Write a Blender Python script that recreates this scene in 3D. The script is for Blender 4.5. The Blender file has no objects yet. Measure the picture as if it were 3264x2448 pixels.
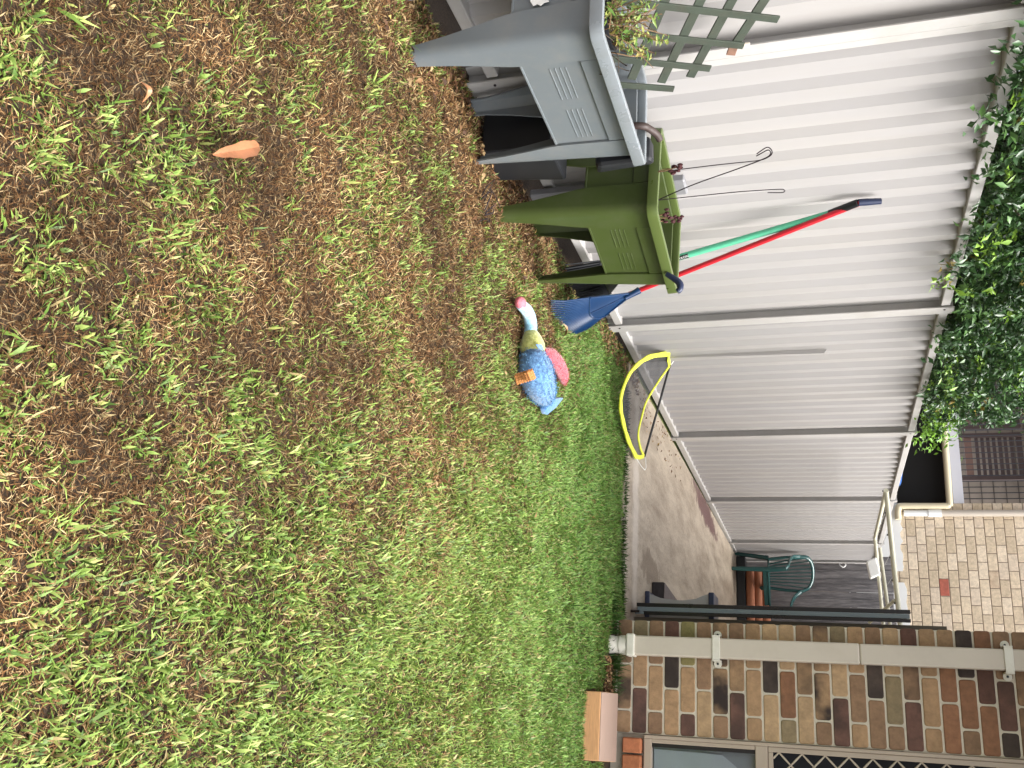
import bpy, bmesh, math, random
import numpy as np
from mathutils import Vector, Matrix

random.seed(7)
rng = np.random.default_rng(11)
scene = bpy.context.scene
col = scene.collection

# ------------------------------------------------------------------ camera
# fitted from fence posts and brick courses; the photograph is stored on its side
F_PX, PW, PH = 3112.28, 3264.0, 2448.0
CAM = np.array([2.2471, 0.0, 1.1321])
YAW, PITCH, ROLL = -0.3421, 0.2994, 0.0416
_f = np.array([math.sin(YAW)*math.cos(PITCH), math.cos(YAW)*math.cos(PITCH), -math.sin(PITCH)])
_r0 = np.array([math.cos(YAW), -math.sin(YAW), 0.0])
_d0 = np.cross(_f, _r0)
_r = math.cos(ROLL)*_r0 + math.sin(ROLL)*_d0
_d = -math.sin(ROLL)*_r0 + math.cos(ROLL)*_d0
cam_data = bpy.data.cameras.new('camera')
cam_data.sensor_fit = 'HORIZONTAL'
cam_data.sensor_width = 36.0
cam_data.lens = 36.0*F_PX/PW
cam_data.clip_start = 0.05
cam_data.clip_end = 500
cam = bpy.data.objects.new('camera', cam_data)
col.objects.link(cam)
M = Matrix.Identity(4)
for i in range(3):
    M[i][0], M[i][1], M[i][2], M[i][3] = -_d[i], -_r[i], -_f[i], CAM[i]
cam.matrix_world = M
scene.camera = cam

# ------------------------------------------------------------------ sky and sun (overcast)
SUN_EL, SUN_AZ = math.radians(60), math.radians(92)     # azimuth measured from +Y towards +X
world = bpy.data.worlds.new('World')
scene.world = world
world.use_nodes = True
wn = world.node_tree
wn.nodes.clear()
sky = wn.nodes.new('ShaderNodeTexSky')
sky.sky_type = 'NISHITA'
sky.sun_disc = False
sky.sun_elevation = SUN_EL
sky.sun_rotation = SUN_AZ
sky.air_density = 1.0
sky.dust_density = 6.0
sky.ozone_density = 1.0
hs = wn.nodes.new('ShaderNodeHueSaturation')
hs.inputs['Saturation'].default_value = 0.22
bg = wn.nodes.new('ShaderNodeBackground')
bg.inputs['Strength'].default_value = 0.15
wo = wn.nodes.new('ShaderNodeOutputWorld')
wn.links.new(sky.outputs[0], hs.inputs['Color'])
wn.links.new(hs.outputs[0], bg.inputs['Color'])
wn.links.new(bg.outputs[0], wo.inputs['Surface'])

sun_data = bpy.data.lights.new('sun', 'SUN')
sun_data.energy = 1.5
sun_data.angle = math.radians(35)
sun_data.color = (1.0, 0.97, 0.92)
sun = bpy.data.objects.new('sun', sun_data)
col.objects.link(sun)
sd = Vector((math.sin(SUN_AZ)*math.cos(SUN_EL), math.cos(SUN_AZ)*math.cos(SUN_EL), math.sin(SUN_EL)))
sun.rotation_euler = sd.to_track_quat('Z', 'Y').to_euler()
sun.location = (4, -4, 8)

scene.view_settings.view_transform = 'Standard'
scene.view_settings.look = 'None'
scene.view_settings.exposure = 1.55
scene.view_settings.gamma = 1.0
scene.view_settings.use_curve_mapping = False
scene.cycles.max_bounces = 8
scene.cycles.transparent_max_bounces = 12

# ------------------------------------------------------------------ pixel -> point helpers
S = PW/2212.0        # coordinates below are read in a 2212 px wide view of the photograph

def ray(x, y):
    return _f + _r*((y*S - PH/2)/F_PX) + _d*((PW - x*S - PW/2)/F_PX)

def W(x, y, ax, val):
    q = ray(x, y)
    return CAM + q*((val - CAM[ax])/q[ax])

def WP(x, y, p0, n):
    q = ray(x, y)
    return CAM + q*(((np.asarray(p0) - CAM) @ n)/(q @ n))

# ------------------------------------------------------------------ materials
def srgb(r, g, b):
    def c(v):
        v /= 255.0
        return v/12.92 if v <= 0.04045 else ((v+0.055)/1.055)**2.4
    return (c(r), c(g), c(b))

def newmat(name):
    m = bpy.data.materials.new(name)
    m.use_nodes = True
    nt = m.node_tree
    b = nt.nodes['Principled BSDF']
    return m, nt, b

def N(nt, t, **kw):
    n = nt.nodes.new(t)
    for k, v in kw.items():
        if k.startswith('i_'):
            key = k[2:]
            n.inputs[int(key) if key.isdigit() else key].default_value = v
        else:
            setattr(n, k, v)
    return n

def mat(name, color, rough=0.6, var=0.15, scale=8.0, bump=0.0, bscale=60.0, metal=0.0, spec=0.5,
        dirt=None, dscale=3.0, damt=0.5, coord='Object', stretch=None):
    m, nt, b = newmat(name)
    L = nt.links
    tc = N(nt, 'ShaderNodeTexCoord')
    src = tc.outputs[coord]
    if stretch:
        mp = N(nt, 'ShaderNodeMapping')
        mp.inputs['Scale'].default_value = stretch
        L.new(src, mp.inputs['Vector'])
        src = mp.outputs[0]
    nz = N(nt, 'ShaderNodeTexNoise', i_Scale=scale, i_Detail=6.0, i_Roughness=0.6)
    L.new(src, nz.inputs['Vector'])
    ramp = N(nt, 'ShaderNodeMapRange')
    ramp.inputs['From Min'].default_value = 0.25
    ramp.inputs['From Max'].default_value = 0.75
    ramp.inputs['To Min'].default_value = 1.0 - var
    ramp.inputs['To Max'].default_value = 1.0 + var
    L.new(nz.outputs[0], ramp.inputs['Value'])
    mul = N(nt, 'ShaderNodeVectorMath', operation='SCALE')
    mul.inputs[0].default_value = color
    L.new(ramp.outputs[0], mul.inputs['Scale'])
    out = mul.outputs[0]
    if dirt:
        n2 = N(nt, 'ShaderNodeTexNoise', i_Scale=dscale, i_Detail=8.0, i_Roughness=0.7)
        L.new(src, n2.inputs['Vector'])
        r2 = N(nt, 'ShaderNodeMapRange')
        r2.inputs['From Min'].default_value = 0.45
        r2.inputs['From Max'].default_value = 0.75
        r2.inputs['To Max'].default_value = damt
        L.new(n2.outputs[0], r2.inputs['Value'])
        mx = N(nt, 'ShaderNodeMix', data_type='RGBA')
        L.new(r2.outputs[0], mx.inputs['Factor'])
        L.new(out, mx.inputs[6])
        mx.inputs[7].default_value = (*dirt, 1)
        out = mx.outputs[2]
    L.new(out, b.inputs['Base Color'])
    rr = N(nt, 'ShaderNodeMapRange')
    rr.inputs['To Min'].default_value = max(0.02, rough-0.1)
    rr.inputs['To Max'].default_value = min(1.0, rough+0.1)
    L.new(nz.outputs[0], rr.inputs['Value'])
    L.new(rr.outputs[0], b.inputs['Roughness'])
    b.inputs['Metallic'].default_value = metal
    b.inputs['Specular IOR Level'].default_value = spec
    if bump:
        n3 = N(nt, 'ShaderNodeTexNoise', i_Scale=bscale, i_Detail=5.0)
        L.new(src, n3.inputs['Vector'])
        bp = N(nt, 'ShaderNodeBump', i_Strength=bump, i_Distance=0.01)
        L.new(n3.outputs[0], bp.inputs['Height'])
        L.new(bp.outputs[0], b.inputs['Normal'])
    return m

def attr_mat(name, rough=0.5, translucent=0.25, spec=0.4, varscale=None):
    """colour from the per-blade colour attribute, with some light passing through"""
    m, nt, b = newmat(name)
    L = nt.links
    at = N(nt, 'ShaderNodeAttribute', attribute_name='tint')
    L.new(at.outputs['Color'], b.inputs['Base Color'])
    b.inputs['Roughness'].default_value = rough
    b.inputs['Specular IOR Level'].default_value = spec
    if translucent:
        tr = N(nt, 'ShaderNodeBsdfTranslucent')
        L.new(at.outputs['Color'], tr.inputs['Color'])
        mx = N(nt, 'ShaderNodeMixShader', i_0=translucent)
        out = nt.nodes['Material Output']
        L.new(b.outputs[0], mx.inputs[1])
        L.new(tr.outputs[0], mx.inputs[2])
        L.new(mx.outputs[0], out.inputs['Surface'])
    return m

MAT = {}
MAT['steel'] = mat('fence_steel', (0.365, 0.352, 0.35), 0.42, 0.05, 1.5, bump=0.35, bscale=4.5, dirt=(0.36, 0.33, 0.29), dscale=1.6, damt=0.35, stretch=(1, 1, 0.35))
MAT['steel_rail'] = mat('fence_rail_steel', (0.44, 0.427, 0.415), 0.38, 0.04, 2.0, dirt=(0.3, 0.26, 0.2), dscale=6, damt=0.3)
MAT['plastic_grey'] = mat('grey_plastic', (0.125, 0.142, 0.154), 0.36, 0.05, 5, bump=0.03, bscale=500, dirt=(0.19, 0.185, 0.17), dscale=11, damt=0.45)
MAT['plastic_grey_rim_lit'] = mat('grey_plastic_rim_lit', (0.19, 0.212, 0.23), 0.28, 0.05, 5, dirt=(0.15, 0.15, 0.14), dscale=14, damt=0.35)  # rim lightened in the colour for its sky reflection
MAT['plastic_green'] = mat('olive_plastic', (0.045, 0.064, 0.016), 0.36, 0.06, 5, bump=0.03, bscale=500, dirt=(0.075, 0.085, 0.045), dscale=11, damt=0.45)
MAT['plastic_green_rim_lit'] = mat('olive_plastic_rim_lit', (0.08, 0.11, 0.03), 0.3, 0.05, 5, dirt=(0.07, 0.09, 0.03), dscale=12, damt=0.3)  # lighter olive copy, sky light put into the rim colour
MAT['black_plastic'] = mat('black_plastic', (0.012, 0.013, 0.016), 0.45, 0.2, 8)
MAT['soil'] = mat('potting_soil', (0.035, 0.024, 0.016), 0.95, 0.5, 40, bump=0.9, bscale=90)
MAT['trellis'] = mat('trellis_timber', (0.045, 0.058, 0.042), 0.75, 0.25, 12, bump=0.15, bscale=120, dirt=(0.07, 0.056, 0.04), dscale=14, damt=0.45)
MAT['raw_wood'] = mat('raw_wood', (0.62, 0.54, 0.46), 0.8, 0.2, 30)
MAT['broken_wood'] = mat('broken_wood', (0.2, 0.11, 0.075), 0.85, 0.3, 30, bump=0.3)
MAT['rake_blue'] = mat('rake_blue_plastic', (0.002, 0.024, 0.08), 0.32, 0.12, 9, dirt=(0.012, 0.05, 0.12), dscale=10, damt=0.25)
MAT['red_handle'] = mat('red_painted_handle', (0.5, 0.018, 0.03), 0.35, 0.1, 12)
MAT['mint_handle'] = mat('mint_painted_handle', (0.12, 0.56, 0.34), 0.4, 0.08, 9, dirt=(0.1, 0.3, 0.2), dscale=18, damt=0.6)
MAT['navy'] = mat('navy_plastic', (0.014, 0.022, 0.06), 0.4, 0.15, 9)
MAT['wire'] = mat('dark_wire', (0.03, 0.022, 0.026), 0.45, 0.2, 20, metal=0.3)
MAT['mortar'] = mat('mortar', (0.6, 0.54, 0.43), 0.95, 0.15, 14, bump=0.4, bscale=150)
MAT['mortar_far'] = mat('neighbour_mortar', (0.25, 0.2, 0.155), 0.95, 0.1, 14)
MAT['cream_metal'] = mat('cream_painted_metal', (0.56, 0.495, 0.41), 0.42, 0.03, 3, dirt=(0.4, 0.34, 0.26), dscale=4, damt=0.35)
MAT['pvc'] = mat('white_pvc', (0.72, 0.69, 0.6), 0.35, 0.06, 8, dirt=(0.42, 0.36, 0.26), dscale=10, damt=0.35)
MAT['frame'] = mat('beige_window_frame', (0.44, 0.36, 0.28), 0.4, 0.05, 4, dirt=(0.32, 0.25, 0.19), dscale=6, damt=0.3)
MAT['screen_grille'] = mat('screen_grille', (0.5, 0.43, 0.33), 0.4, 0.05, 6)
MAT['curtain'] = mat('white_curtain', (0.8, 0.83, 0.87), 0.9, 0.06, 6)
MAT['dark_room'] = mat('dark_room', (0.02, 0.021, 0.026), 0.9, 0.2, 3)  # unlit room's darkness put into the backing colour
MAT['step_wood'] = mat('fresh_timber_brightened', (0.66, 0.35, 0.165), 0.7, 0.16, 10, bump=0.15, bscale=60, stretch=(1.5, 14, 14), dirt=(0.4, 0.2, 0.1), dscale=3, damt=0.35)  # front tone raised in the colour to offset its shade
MAT['step_top'] = mat('pinkish_timber_top', (0.37, 0.262, 0.21), 0.75, 0.12, 10, bump=0.15, bscale=60, stretch=(1.5, 14, 14), dirt=(0.42, 0.27, 0.2), dscale=4, damt=0.4)  # pinker tone for the top face of the block
MAT['gate'] = mat('dark_gate_steel', (0.016, 0.013, 0.015), 0.3, 0.15, 6)
MAT['gate_reflection'] = mat('gate_steel_reflection', (0.2, 0.25, 0.28), 0.25, 0.08, 3)  # grey reflection on the dark gate steel, put into the colour
MAT['paling'] = mat('weathered_palings', (0.19, 0.178, 0.18), 0.85, 0.45, 7, bump=0.5, bscale=30, stretch=(7, 7, 0.9), dirt=(0.04, 0.038, 0.043), dscale=2.4, damt=0.9)
MAT['chair_green'] = mat('dark_green_plastic', (0.018, 0.07, 0.068), 0.22, 0.08, 6)
MAT['terracotta'] = mat('terracotta', (0.42, 0.16, 0.085), 0.85, 0.22, 12, dirt=(0.2, 0.1, 0.07), dscale=8, damt=0.5)
MAT['cream_tube'] = mat('cream_clothesline_tube', (0.56, 0.54, 0.42), 0.4, 0.05, 8, dirt=(0.35, 0.32, 0.22), dscale=12, damt=0.3)
MAT['white_paint'] = mat('white_paint', (0.8, 0.8, 0.78), 0.6, 0.03, 5)
MAT['cord'] = mat('white_cord', (0.5, 0.5, 0.5), 0.7, 0.1, 10)
MAT['peg_yellow'] = mat('yellow_plastic', (0.7, 0.5, 0.03), 0.4, 0.1, 10)
MAT['neon'] = mat('neon_yellow_fabric', (0.66, 0.7, 0.05), 0.6, 0.07, 25, bump=0.1, bscale=200)
MAT['black_rod'] = mat('black_rod', (0.004, 0.0035, 0.004), 0.6, 0.1, 10)
MAT['dark_timber'] = mat('dark_sleeper_timber', (0.03, 0.025, 0.027), 0.8, 0.4, 12, bump=0.3, bscale=40)
MAT['dark_timber_top'] = mat('sleeper_grey_top', (0.13, 0.105, 0.1), 0.8, 0.3, 12, bump=0.3, bscale=40)  # greyer, paler tone for the top face only
MAT['pale_panel'] = mat('pale_grey_panel', (0.38, 0.38, 0.37), 0.5, 0.06, 8)
MAT['bark'] = mat('bark', (0.06, 0.045, 0.032), 0.9, 0.3, 20, bump=0.4)
MAT['branch'] = mat('brown_branch', (0.045, 0.028, 0.024), 0.55, 0.25, 16, bump=0.2, bscale=60)
MAT['dry_red'] = mat('dried_flower', (0.055, 0.012, 0.014), 0.85, 0.3, 20)
MAT['dry_stem'] = mat('dried_stem', (0.2, 0.12, 0.06), 0.85, 0.3, 20)
MAT['brown_slat'] = mat('brown_stained_timber', (0.05, 0.028, 0.024), 0.6, 0.2, 8)
MAT['brown_slat_pale'] = mat('brown_timber_rail', (0.15, 0.08, 0.058), 0.6, 0.2, 8)
MAT['bar_black'] = mat('black_balustrade', (0.02, 0.022, 0.03), 0.4, 0.1, 8)
MAT['balcony_wall'] = mat('balcony_back_wall', (0.26, 0.22, 0.18), 0.8, 0.1, 4)
MAT['void'] = mat('undercroft_shade', (0.012, 0.011, 0.01), 0.95, 0.2, 2)  # shade below the balcony put into a near-black colour
MAT['fascia'] = mat('fascia_paint', (0.55, 0.55, 0.6), 0.4, 0.05, 4)
MAT['blue_tarp'] = mat('blue_plastic', (0.02, 0.12, 0.42), 0.4, 0.1, 6)
MAT['grey_tray'] = mat('grey_smoky_plastic', (0.2, 0.2, 0.21), 0.4, 0.1, 10)
MAT['roof'] = mat('roof_tile', (0.16, 0.1, 0.08), 0.8, 0.2, 8)
MAT['soffit'] = mat('soffit_paint', (0.45, 0.43, 0.38), 0.7, 0.05, 4)
MAT['sticker'] = mat('torn_paper', (0.75, 0.74, 0.72), 0.8, 0.12, 60)
MAT['plush_pink'] = mat('pink_plush', (0.6, 0.16, 0.2), 0.9, 0.18, 40, bump=0.4, bscale=180)
MAT['plush_ribbed'] = mat('orange_corduroy', (0.42, 0.17, 0.05), 0.9, 0.15, 40, bump=0.3, bscale=180)
MAT['plush_band'] = mat('dark_band', (0.03, 0.035, 0.05), 0.9, 0.2, 40)
MAT['grass'] = attr_mat('grass_blade', 0.45, 0.25, 0.3)
MAT['thatch'] = attr_mat('dry_blade', 0.85, 0.1, 0.12)
MAT['leaf'] = attr_mat('leaf', 0.32, 0.18, 0.5)
MAT['dead_leaf'] = attr_mat('dead_leaf', 0.7, 0.15, 0.3)
MAT['fuzz'] = attr_mat('plush_fibre', 0.9, 0.15, 0.1)

def plush_noise(name, c1, c2, scale=65):
    m, nt, b = newmat(name)
    L = nt.links
    tc = N(nt, 'ShaderNodeTexCoord')
    nz = N(nt, 'ShaderNodeTexNoise', i_Scale=float(scale), i_Detail=8.0, i_Roughness=0.75)
    L.new(tc.outputs['Object'], nz.inputs['Vector'])
    cr = N(nt, 'ShaderNodeValToRGB')
    cr.color_ramp.elements[0].position = 0.33
    cr.color_ramp.elements[0].color = (*c1, 1)
    cr.color_ramp.elements[1].position = 0.66
    cr.color_ramp.elements[1].color = (*c2, 1)
    L.new(nz.outputs[0], cr.inputs[0])
    L.new(cr.outputs[0], b.inputs['Base Color'])
    b.inputs['Roughness'].default_value = 0.95
    b.inputs['Sheen Weight'].default_value = 0.4
    n2 = N(nt, 'ShaderNodeTexNoise', i_Scale=160.0, i_Detail=4.0)
    L.new(tc.outputs['Object'], n2.inputs['Vector'])
    bp = N(nt, 'ShaderNodeBump', i_Strength=0.7, i_Distance=0.006)
    L.new(n2.outputs[0], bp.inputs['Height'])
    L.new(bp.outputs[0], b.inputs['Normal'])
    return m
MAT['plush_blue'] = plush_noise('blue_plush', srgb(32, 62, 100), srgb(104, 150, 194))
MAT['plush_blue_flat'] = plush_noise('blue_felt', srgb(52, 98, 152), srgb(84, 134, 188))
MAT['plush_yellow'] = plush_noise('yellow_plush', srgb(140, 142, 62), srgb(200, 202, 126))
MAT['plush_pale'] = plush_noise('pale_blue_plush', srgb(80, 145, 172), srgb(165, 198, 208), 22)
MAT['plush_red'] = plush_noise('red_plush', srgb(125, 30, 48), srgb(190, 92, 104))

def brick_mat(name, dark=(0.032, 0.021, 0.018), burn=True, bump=0.35):
    """brick colour comes from the object colour; its alpha says how strongly the brick is burnt"""
    m, nt, b = newmat(name)
    L = nt.links
    oi = N(nt, 'ShaderNodeObjectInfo')
    tc = N(nt, 'ShaderNodeTexCoord')
    add = N(nt, 'ShaderNodeVectorMath', operation='ADD')
    sc = N(nt, 'ShaderNodeVectorMath', operation='SCALE')
    comb = N(nt, 'ShaderNodeCombineXYZ', i_0=37.0, i_1=19.0, i_2=53.0)
    L.new(comb.outputs[0], sc.inputs[0])
    L.new(oi.outputs['Random'], sc.inputs['Scale'])
    L.new(tc.outputs['Object'], add.inputs[0])
    L.new(sc.outputs[0], add.inputs[1])
    fine = N(nt, 'ShaderNodeTexNoise', i_Scale=24.0, i_Detail=8.0, i_Roughness=0.7)
    L.new(add.outputs[0], fine.inputs['Vector'])
    r1 = N(nt, 'ShaderNodeMapRange')
    r1.inputs['From Min'].default_value = 0.3
    r1.inputs['From Max'].default_value = 0.7
    r1.inputs['To Min'].default_value = 0.74
    r1.inputs['To Max'].default_value = 1.26
    L.new(fine.outputs[0], r1.inputs['Value'])
    mul = N(nt, 'ShaderNodeVectorMath', operation='SCALE')
    L.new(oi.outputs['Color'], mul.inputs[0])
    L.new(r1.outputs[0], mul.inputs['Scale'])
    big = N(nt, 'ShaderNodeTexNoise', i_Scale=7.0, i_Detail=3.0, i_Roughness=0.5)
    L.new(add.outputs[0], big.inputs['Vector'])
    r2 = N(nt, 'ShaderNodeMapRange', interpolation_type='SMOOTHSTEP')
    r2.inputs['From Min'].default_value = 0.36
    r2.inputs['From Max'].default_value = 0.66
    L.new(big.outputs[0], r2.inputs['Value'])
    fac = N(nt, 'ShaderNodeMath', operation='MULTIPLY')
    L.new(r2.outputs[0], fac.inputs[0])
    L.new(oi.outputs['Alpha'], fac.inputs[1])
    mx = N(nt, 'ShaderNodeMix', data_type='RGBA')
    L.new(fac.outputs[0], mx.inputs['Factor'])
    L.new(mul.outputs[0], mx.inputs[6])
    mx.inputs[7].default_value = (*dark, 1)
    L.new(mx.outputs[2], b.inputs['Base Color'])
    b.inputs['Roughness'].default_value = 0.85
    bp = N(nt, 'ShaderNodeBump', i_Strength=bump, i_Distance=0.006)
    n4 = N(nt, 'ShaderNodeTexNoise', i_Scale=110.0, i_Detail=6.0)
    L.new(add.outputs[0], n4.inputs['Vector'])
    L.new(n4.outputs[0], bp.inputs['Height'])
    L.new(bp.outputs[0], b.inputs['Normal'])
    return m
MAT['brick'] = brick_mat('house_brick')
MAT['brick_far'] = brick_mat('neighbour_brick', dark=(0.3, 0.09, 0.06), bump=0.15)

def glass_mat():
    m, nt, b = newmat('window_glass')
    b.inputs['Base Color'].default_value = (0.75, 0.8, 0.84, 1)
    b.inputs['Roughness'].default_value = 0.03
    b.inputs['Transmission Weight'].default_value = 0.0
    gl = N(nt, 'ShaderNodeBsdfGlossy', i_Roughness=0.03)
    tr = N(nt, 'ShaderNodeBsdfTransparent', i_Color=(0.92, 0.94, 0.95, 1))
    lw = N(nt, 'ShaderNodeFresnel', i_IOR=1.5)
    mx = N(nt, 'ShaderNodeMixShader')
    L = nt.links
    L.new(lw.outputs[0], mx.inputs[0])
    L.new(tr.outputs[0], mx.inputs[1])
    L.new(gl.outputs[0], mx.inputs[2])
    L.new(mx.outputs[0], nt.nodes['Material Output'].inputs['Surface'])
    return m
MAT['glass'] = glass_mat()

def net_mat():
    m, nt, b = newmat('black_fine_mesh_net')
    b.inputs['Base Color'].default_value = (0.02, 0.021, 0.024, 1)
    b.inputs['Roughness'].default_value = 0.8
    tc = N(nt, 'ShaderNodeTexCoord')
    mp = N(nt, 'ShaderNodeTexNoise', i_Scale=9.0, i_Detail=3.0)
    nt.links.new(tc.outputs['Object'], mp.inputs['Vector'])
    r = N(nt, 'ShaderNodeMapRange')
    r.inputs['To Min'].default_value = 0.62
    r.inputs['To Max'].default_value = 0.8
    nt.links.new(mp.outputs[0], r.inputs['Value'])
    tr = N(nt, 'ShaderNodeBsdfTransparent')
    mx = N(nt, 'ShaderNodeMixShader')
    nt.links.new(r.outputs[0], mx.inputs[0])
    nt.links.new(tr.outputs[0], mx.inputs[1])
    nt.links.new(b.outputs[0], mx.inputs[2])
    nt.links.new(mx.outputs[0], nt.nodes['Material Output'].inputs['Surface'])
    return m
MAT['net'] = net_mat()

def ground_mat():
    m, nt, b = newmat('bare_thatch_soil')
    L = nt.links
    tc = N(nt, 'ShaderNodeTexCoord')
    n1 = N(nt, 'ShaderNodeTexNoise', i_Scale=6.0, i_Detail=8.0, i_Roughness=0.7)
    n2 = N(nt, 'ShaderNodeTexNoise', i_Scale=140.0, i_Detail=6.0, i_Roughness=0.8)
    L.new(tc.outputs['Object'], n1.inputs['Vector'])
    L.new(tc.outputs['Object'], n2.inputs['Vector'])
    cr = N(nt, 'ShaderNodeValToRGB')
    e = cr.color_ramp.elements
    e[0].position, e[0].color = 0.3, (0.026, 0.014, 0.007, 1)
    e[1].position, e[1].color = 0.72, (0.135, 0.078, 0.036, 1)
    L.new(n2.outputs[0], cr.inputs[0])
    mx = N(nt, 'ShaderNodeMix', data_type='RGBA', blend_type='MULTIPLY', i_0=0.5)
    c2 = N(nt, 'ShaderNodeValToRGB')
    c2.color_ramp.elements[0].color = (0.5, 0.5, 0.5, 1)
    c2.color_ramp.elements[1].color = (1, 1, 1, 1)
    L.new(n1.outputs[0], c2.inputs[0])
    L.new(cr.outputs[0], mx.inputs[6])
    L.new(c2.outputs[0], mx.inputs[7])
    L.new(mx.outputs[2], b.inputs['Base Color'])
    b.inputs['Roughness'].default_value = 0.95
    bp = N(nt, 'ShaderNodeBump', i_Strength=1.0, i_Distance=0.02)
    L.new(n2.outputs[0], bp.inputs['Height'])
    L.new(bp.outputs[0], b.inputs['Normal'])
    return m
MAT['ground'] = ground_mat()

def concrete_mat():
    m, nt, b = newmat('patio_concrete')
    L = nt.links
    tc = N(nt, 'ShaderNodeTexCoord')
    P = tc.outputs['Object']
    n1 = N(nt, 'ShaderNodeTexNoise', i_Scale=2.4, i_Detail=9.0, i_Roughness=0.72)
    mp = N(nt, 'ShaderNodeMapping')
    mp.inputs['Scale'].default_value = (2.2, 0.5, 1)
    L.new(P, mp.inputs['Vector'])
    L.new(mp.outputs[0], n1.inputs['Vector'])
    n2 = N(nt, 'ShaderNodeTexNoise', i_Scale=70.0, i_Detail=5.0, i_Roughness=0.7)
    L.new(P, n2.inputs['Vector'])
    cr = N(nt, 'ShaderNodeValToRGB')
    e = cr.color_ramp.elements
    e[0].position, e[0].color = 0.34, (0.215, 0.165, 0.118, 1)
    e[1].position, e[1].color = 0.64, (0.46, 0.39, 0.305, 1)
    L.new(n1.outputs[0], cr.inputs[0])
    r = N(nt, 'ShaderNodeMapRange')
    r.inputs['From Min'].default_value = 0.3
    r.inputs['From Max'].default_value = 0.7
    r.inputs['To Min'].default_value = 0.68
    r.inputs['To Max'].default_value = 1.25
    L.new(n2.outputs[0], r.inputs['Value'])
    sc = N(nt, 'ShaderNodeVectorMath', operation='SCALE')
    L.new(cr.outputs[0], sc.inputs[0])
    L.new(r.outputs[0], sc.inputs['Scale'])
    out = sc.outputs[0]
    # old purple paint spill and brown wet blotches: patches with a shape of their own
    def blob(cx, cy, sx, sy, rot, colr, soft, amt, nscale, prev):
        m1 = N(nt, 'ShaderNodeMapping', vector_type='TEXTURE')
        m1.inputs['Location'].default_value = (cx, cy, 0)
        m1.inputs['Rotation'].default_value = (0, 0, rot)
        m1.inputs['Scale'].default_value = (sx, sy, 1000)
        L.new(P, m1.inputs['Vector'])
        ln = N(nt, 'ShaderNodeVectorMath', operation='LENGTH')
        L.new(m1.outputs[0], ln.inputs[0])
        nn = N(nt, 'ShaderNodeTexNoise', i_Scale=nscale, i_Detail=8.0, i_Roughness=0.75)
        L.new(P, nn.inputs['Vector'])
        ad = N(nt, 'ShaderNodeMath', operation='MULTIPLY_ADD', i_1=3.0, i_2=-1.5)
        L.new(nn.outputs[0], ad.inputs[0])
        su = N(nt, 'ShaderNodeMath', operation='ADD')
        L.new(ad.outputs[0], su.inputs[0])
        L.new(ln.outputs[1], su.inputs[1])
        rr = N(nt, 'ShaderNodeMapRange', interpolation_type='SMOOTHSTEP')
        rr.inputs['From Min'].default_value = 1.0 + soft
        rr.inputs['From Max'].default_value = 1.0 - soft
        rr.inputs['To Max'].default_value = amt
        L.new(su.outputs[0], rr.inputs['Value'])
        mx = N(nt, 'ShaderNodeMix', data_type='RGBA')
        L.new(rr.outputs[0], mx.inputs['Factor'])
        L.new(prev, mx.inputs[6])
        mx.inputs[7].default_value = (*colr, 1)
        return mx.outputs[2]
    out = blob(0.17, 9.95, 0.12, 0.9, -0.06, (0.085, 0.03, 0.032), 0.12, 0.92, 10.0, out)
    out = blob(1.24, 6.75, 0.10, 0.35, 0.0, (0.13, 0.09, 0.055), 0.2, 0.75, 5.0, out)
    out = blob(0.9, 6.15, 0.9, 0.09, 0.03, (0.62, 0.56, 0.5), 0.5, 0.55, 9.0, out)
    L.new(out, b.inputs['Base Color'])
    b.inputs['Roughness'].default_value = 0.42
    bp = N(nt, 'ShaderNodeBump', i_Strength=0.3, i_Distance=0.01)
    L.new(n2.outputs[0], bp.inputs['Height'])
    L.new(bp.outputs[0], b.inputs['Normal'])
    return m
MAT['concrete'] = concrete_mat()

# ------------------------------------------------------------------ mesh helpers: every shape is (verts, faces)
def box(x0, x1, y0, y1, z0, z1):
    V = [(x0,y0,z0),(x1,y0,z0),(x1,y1,z0),(x0,y1,z0),(x0,y0,z1),(x1,y0,z1),(x1,y1,z1),(x0,y1,z1)]
    Fc = [(0,3,2,1),(4,5,6,7),(0,1,5,4),(1,2,6,5),(2,3,7,6),(3,0,4,7)]
    return V, Fc

def hexa(P8):
    return [tuple(p) for p in P8], [(0,3,2,1),(4,5,6,7),(0,1,5,4),(1,2,6,5),(2,3,7,6),(3,0,4,7)]

def bev(vf, w, seg=2):
    bm = bmesh.new()
    vs = [bm.verts.new(v) for v in vf[0]]
    for f in vf[1]:
        bm.faces.new([vs[i] for i in f])
    bm.normal_update()
    bmesh.ops.bevel(bm, geom=list(bm.edges), offset=w, offset_type='OFFSET', segments=seg, profile=0.5, affect='EDGES', clamp_overlap=True)
    bm.verts.index_update()
    out = [tuple(v.co) for v in bm.verts], [tuple(v.index for v in f.verts) for f in bm.faces]
    bm.free()
    return out

def join(*vfs):
    V, Fc = [], []
    for v, f in vfs:
        o = len(V)
        V += list(v)
        Fc += [tuple(i+o for i in q) for q in f]
    return V, Fc

def xform(vf, mtx):
    return [tuple(mtx @ Vector(v)) for v in vf[0]], vf[1]

def frames(P):
    P = [Vector(p) for p in P]
    out = []
    up = Vector((0, 0, 1))
    prev = None
    for i in range(len(P)):
        t = (P[min(i+1, len(P)-1)] - P[max(i-1, 0)]).normalized()
        if prev is None:
            a = up if abs(t.dot(up)) < 0.9 else Vector((1, 0, 0))
            n = (a - t*a.dot(t)).normalized()
        else:
            n = (prev - t*prev.dot(t)).normalized()
        prev = n
        out.append((P[i], t, n, t.cross(n)))
    return out

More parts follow.
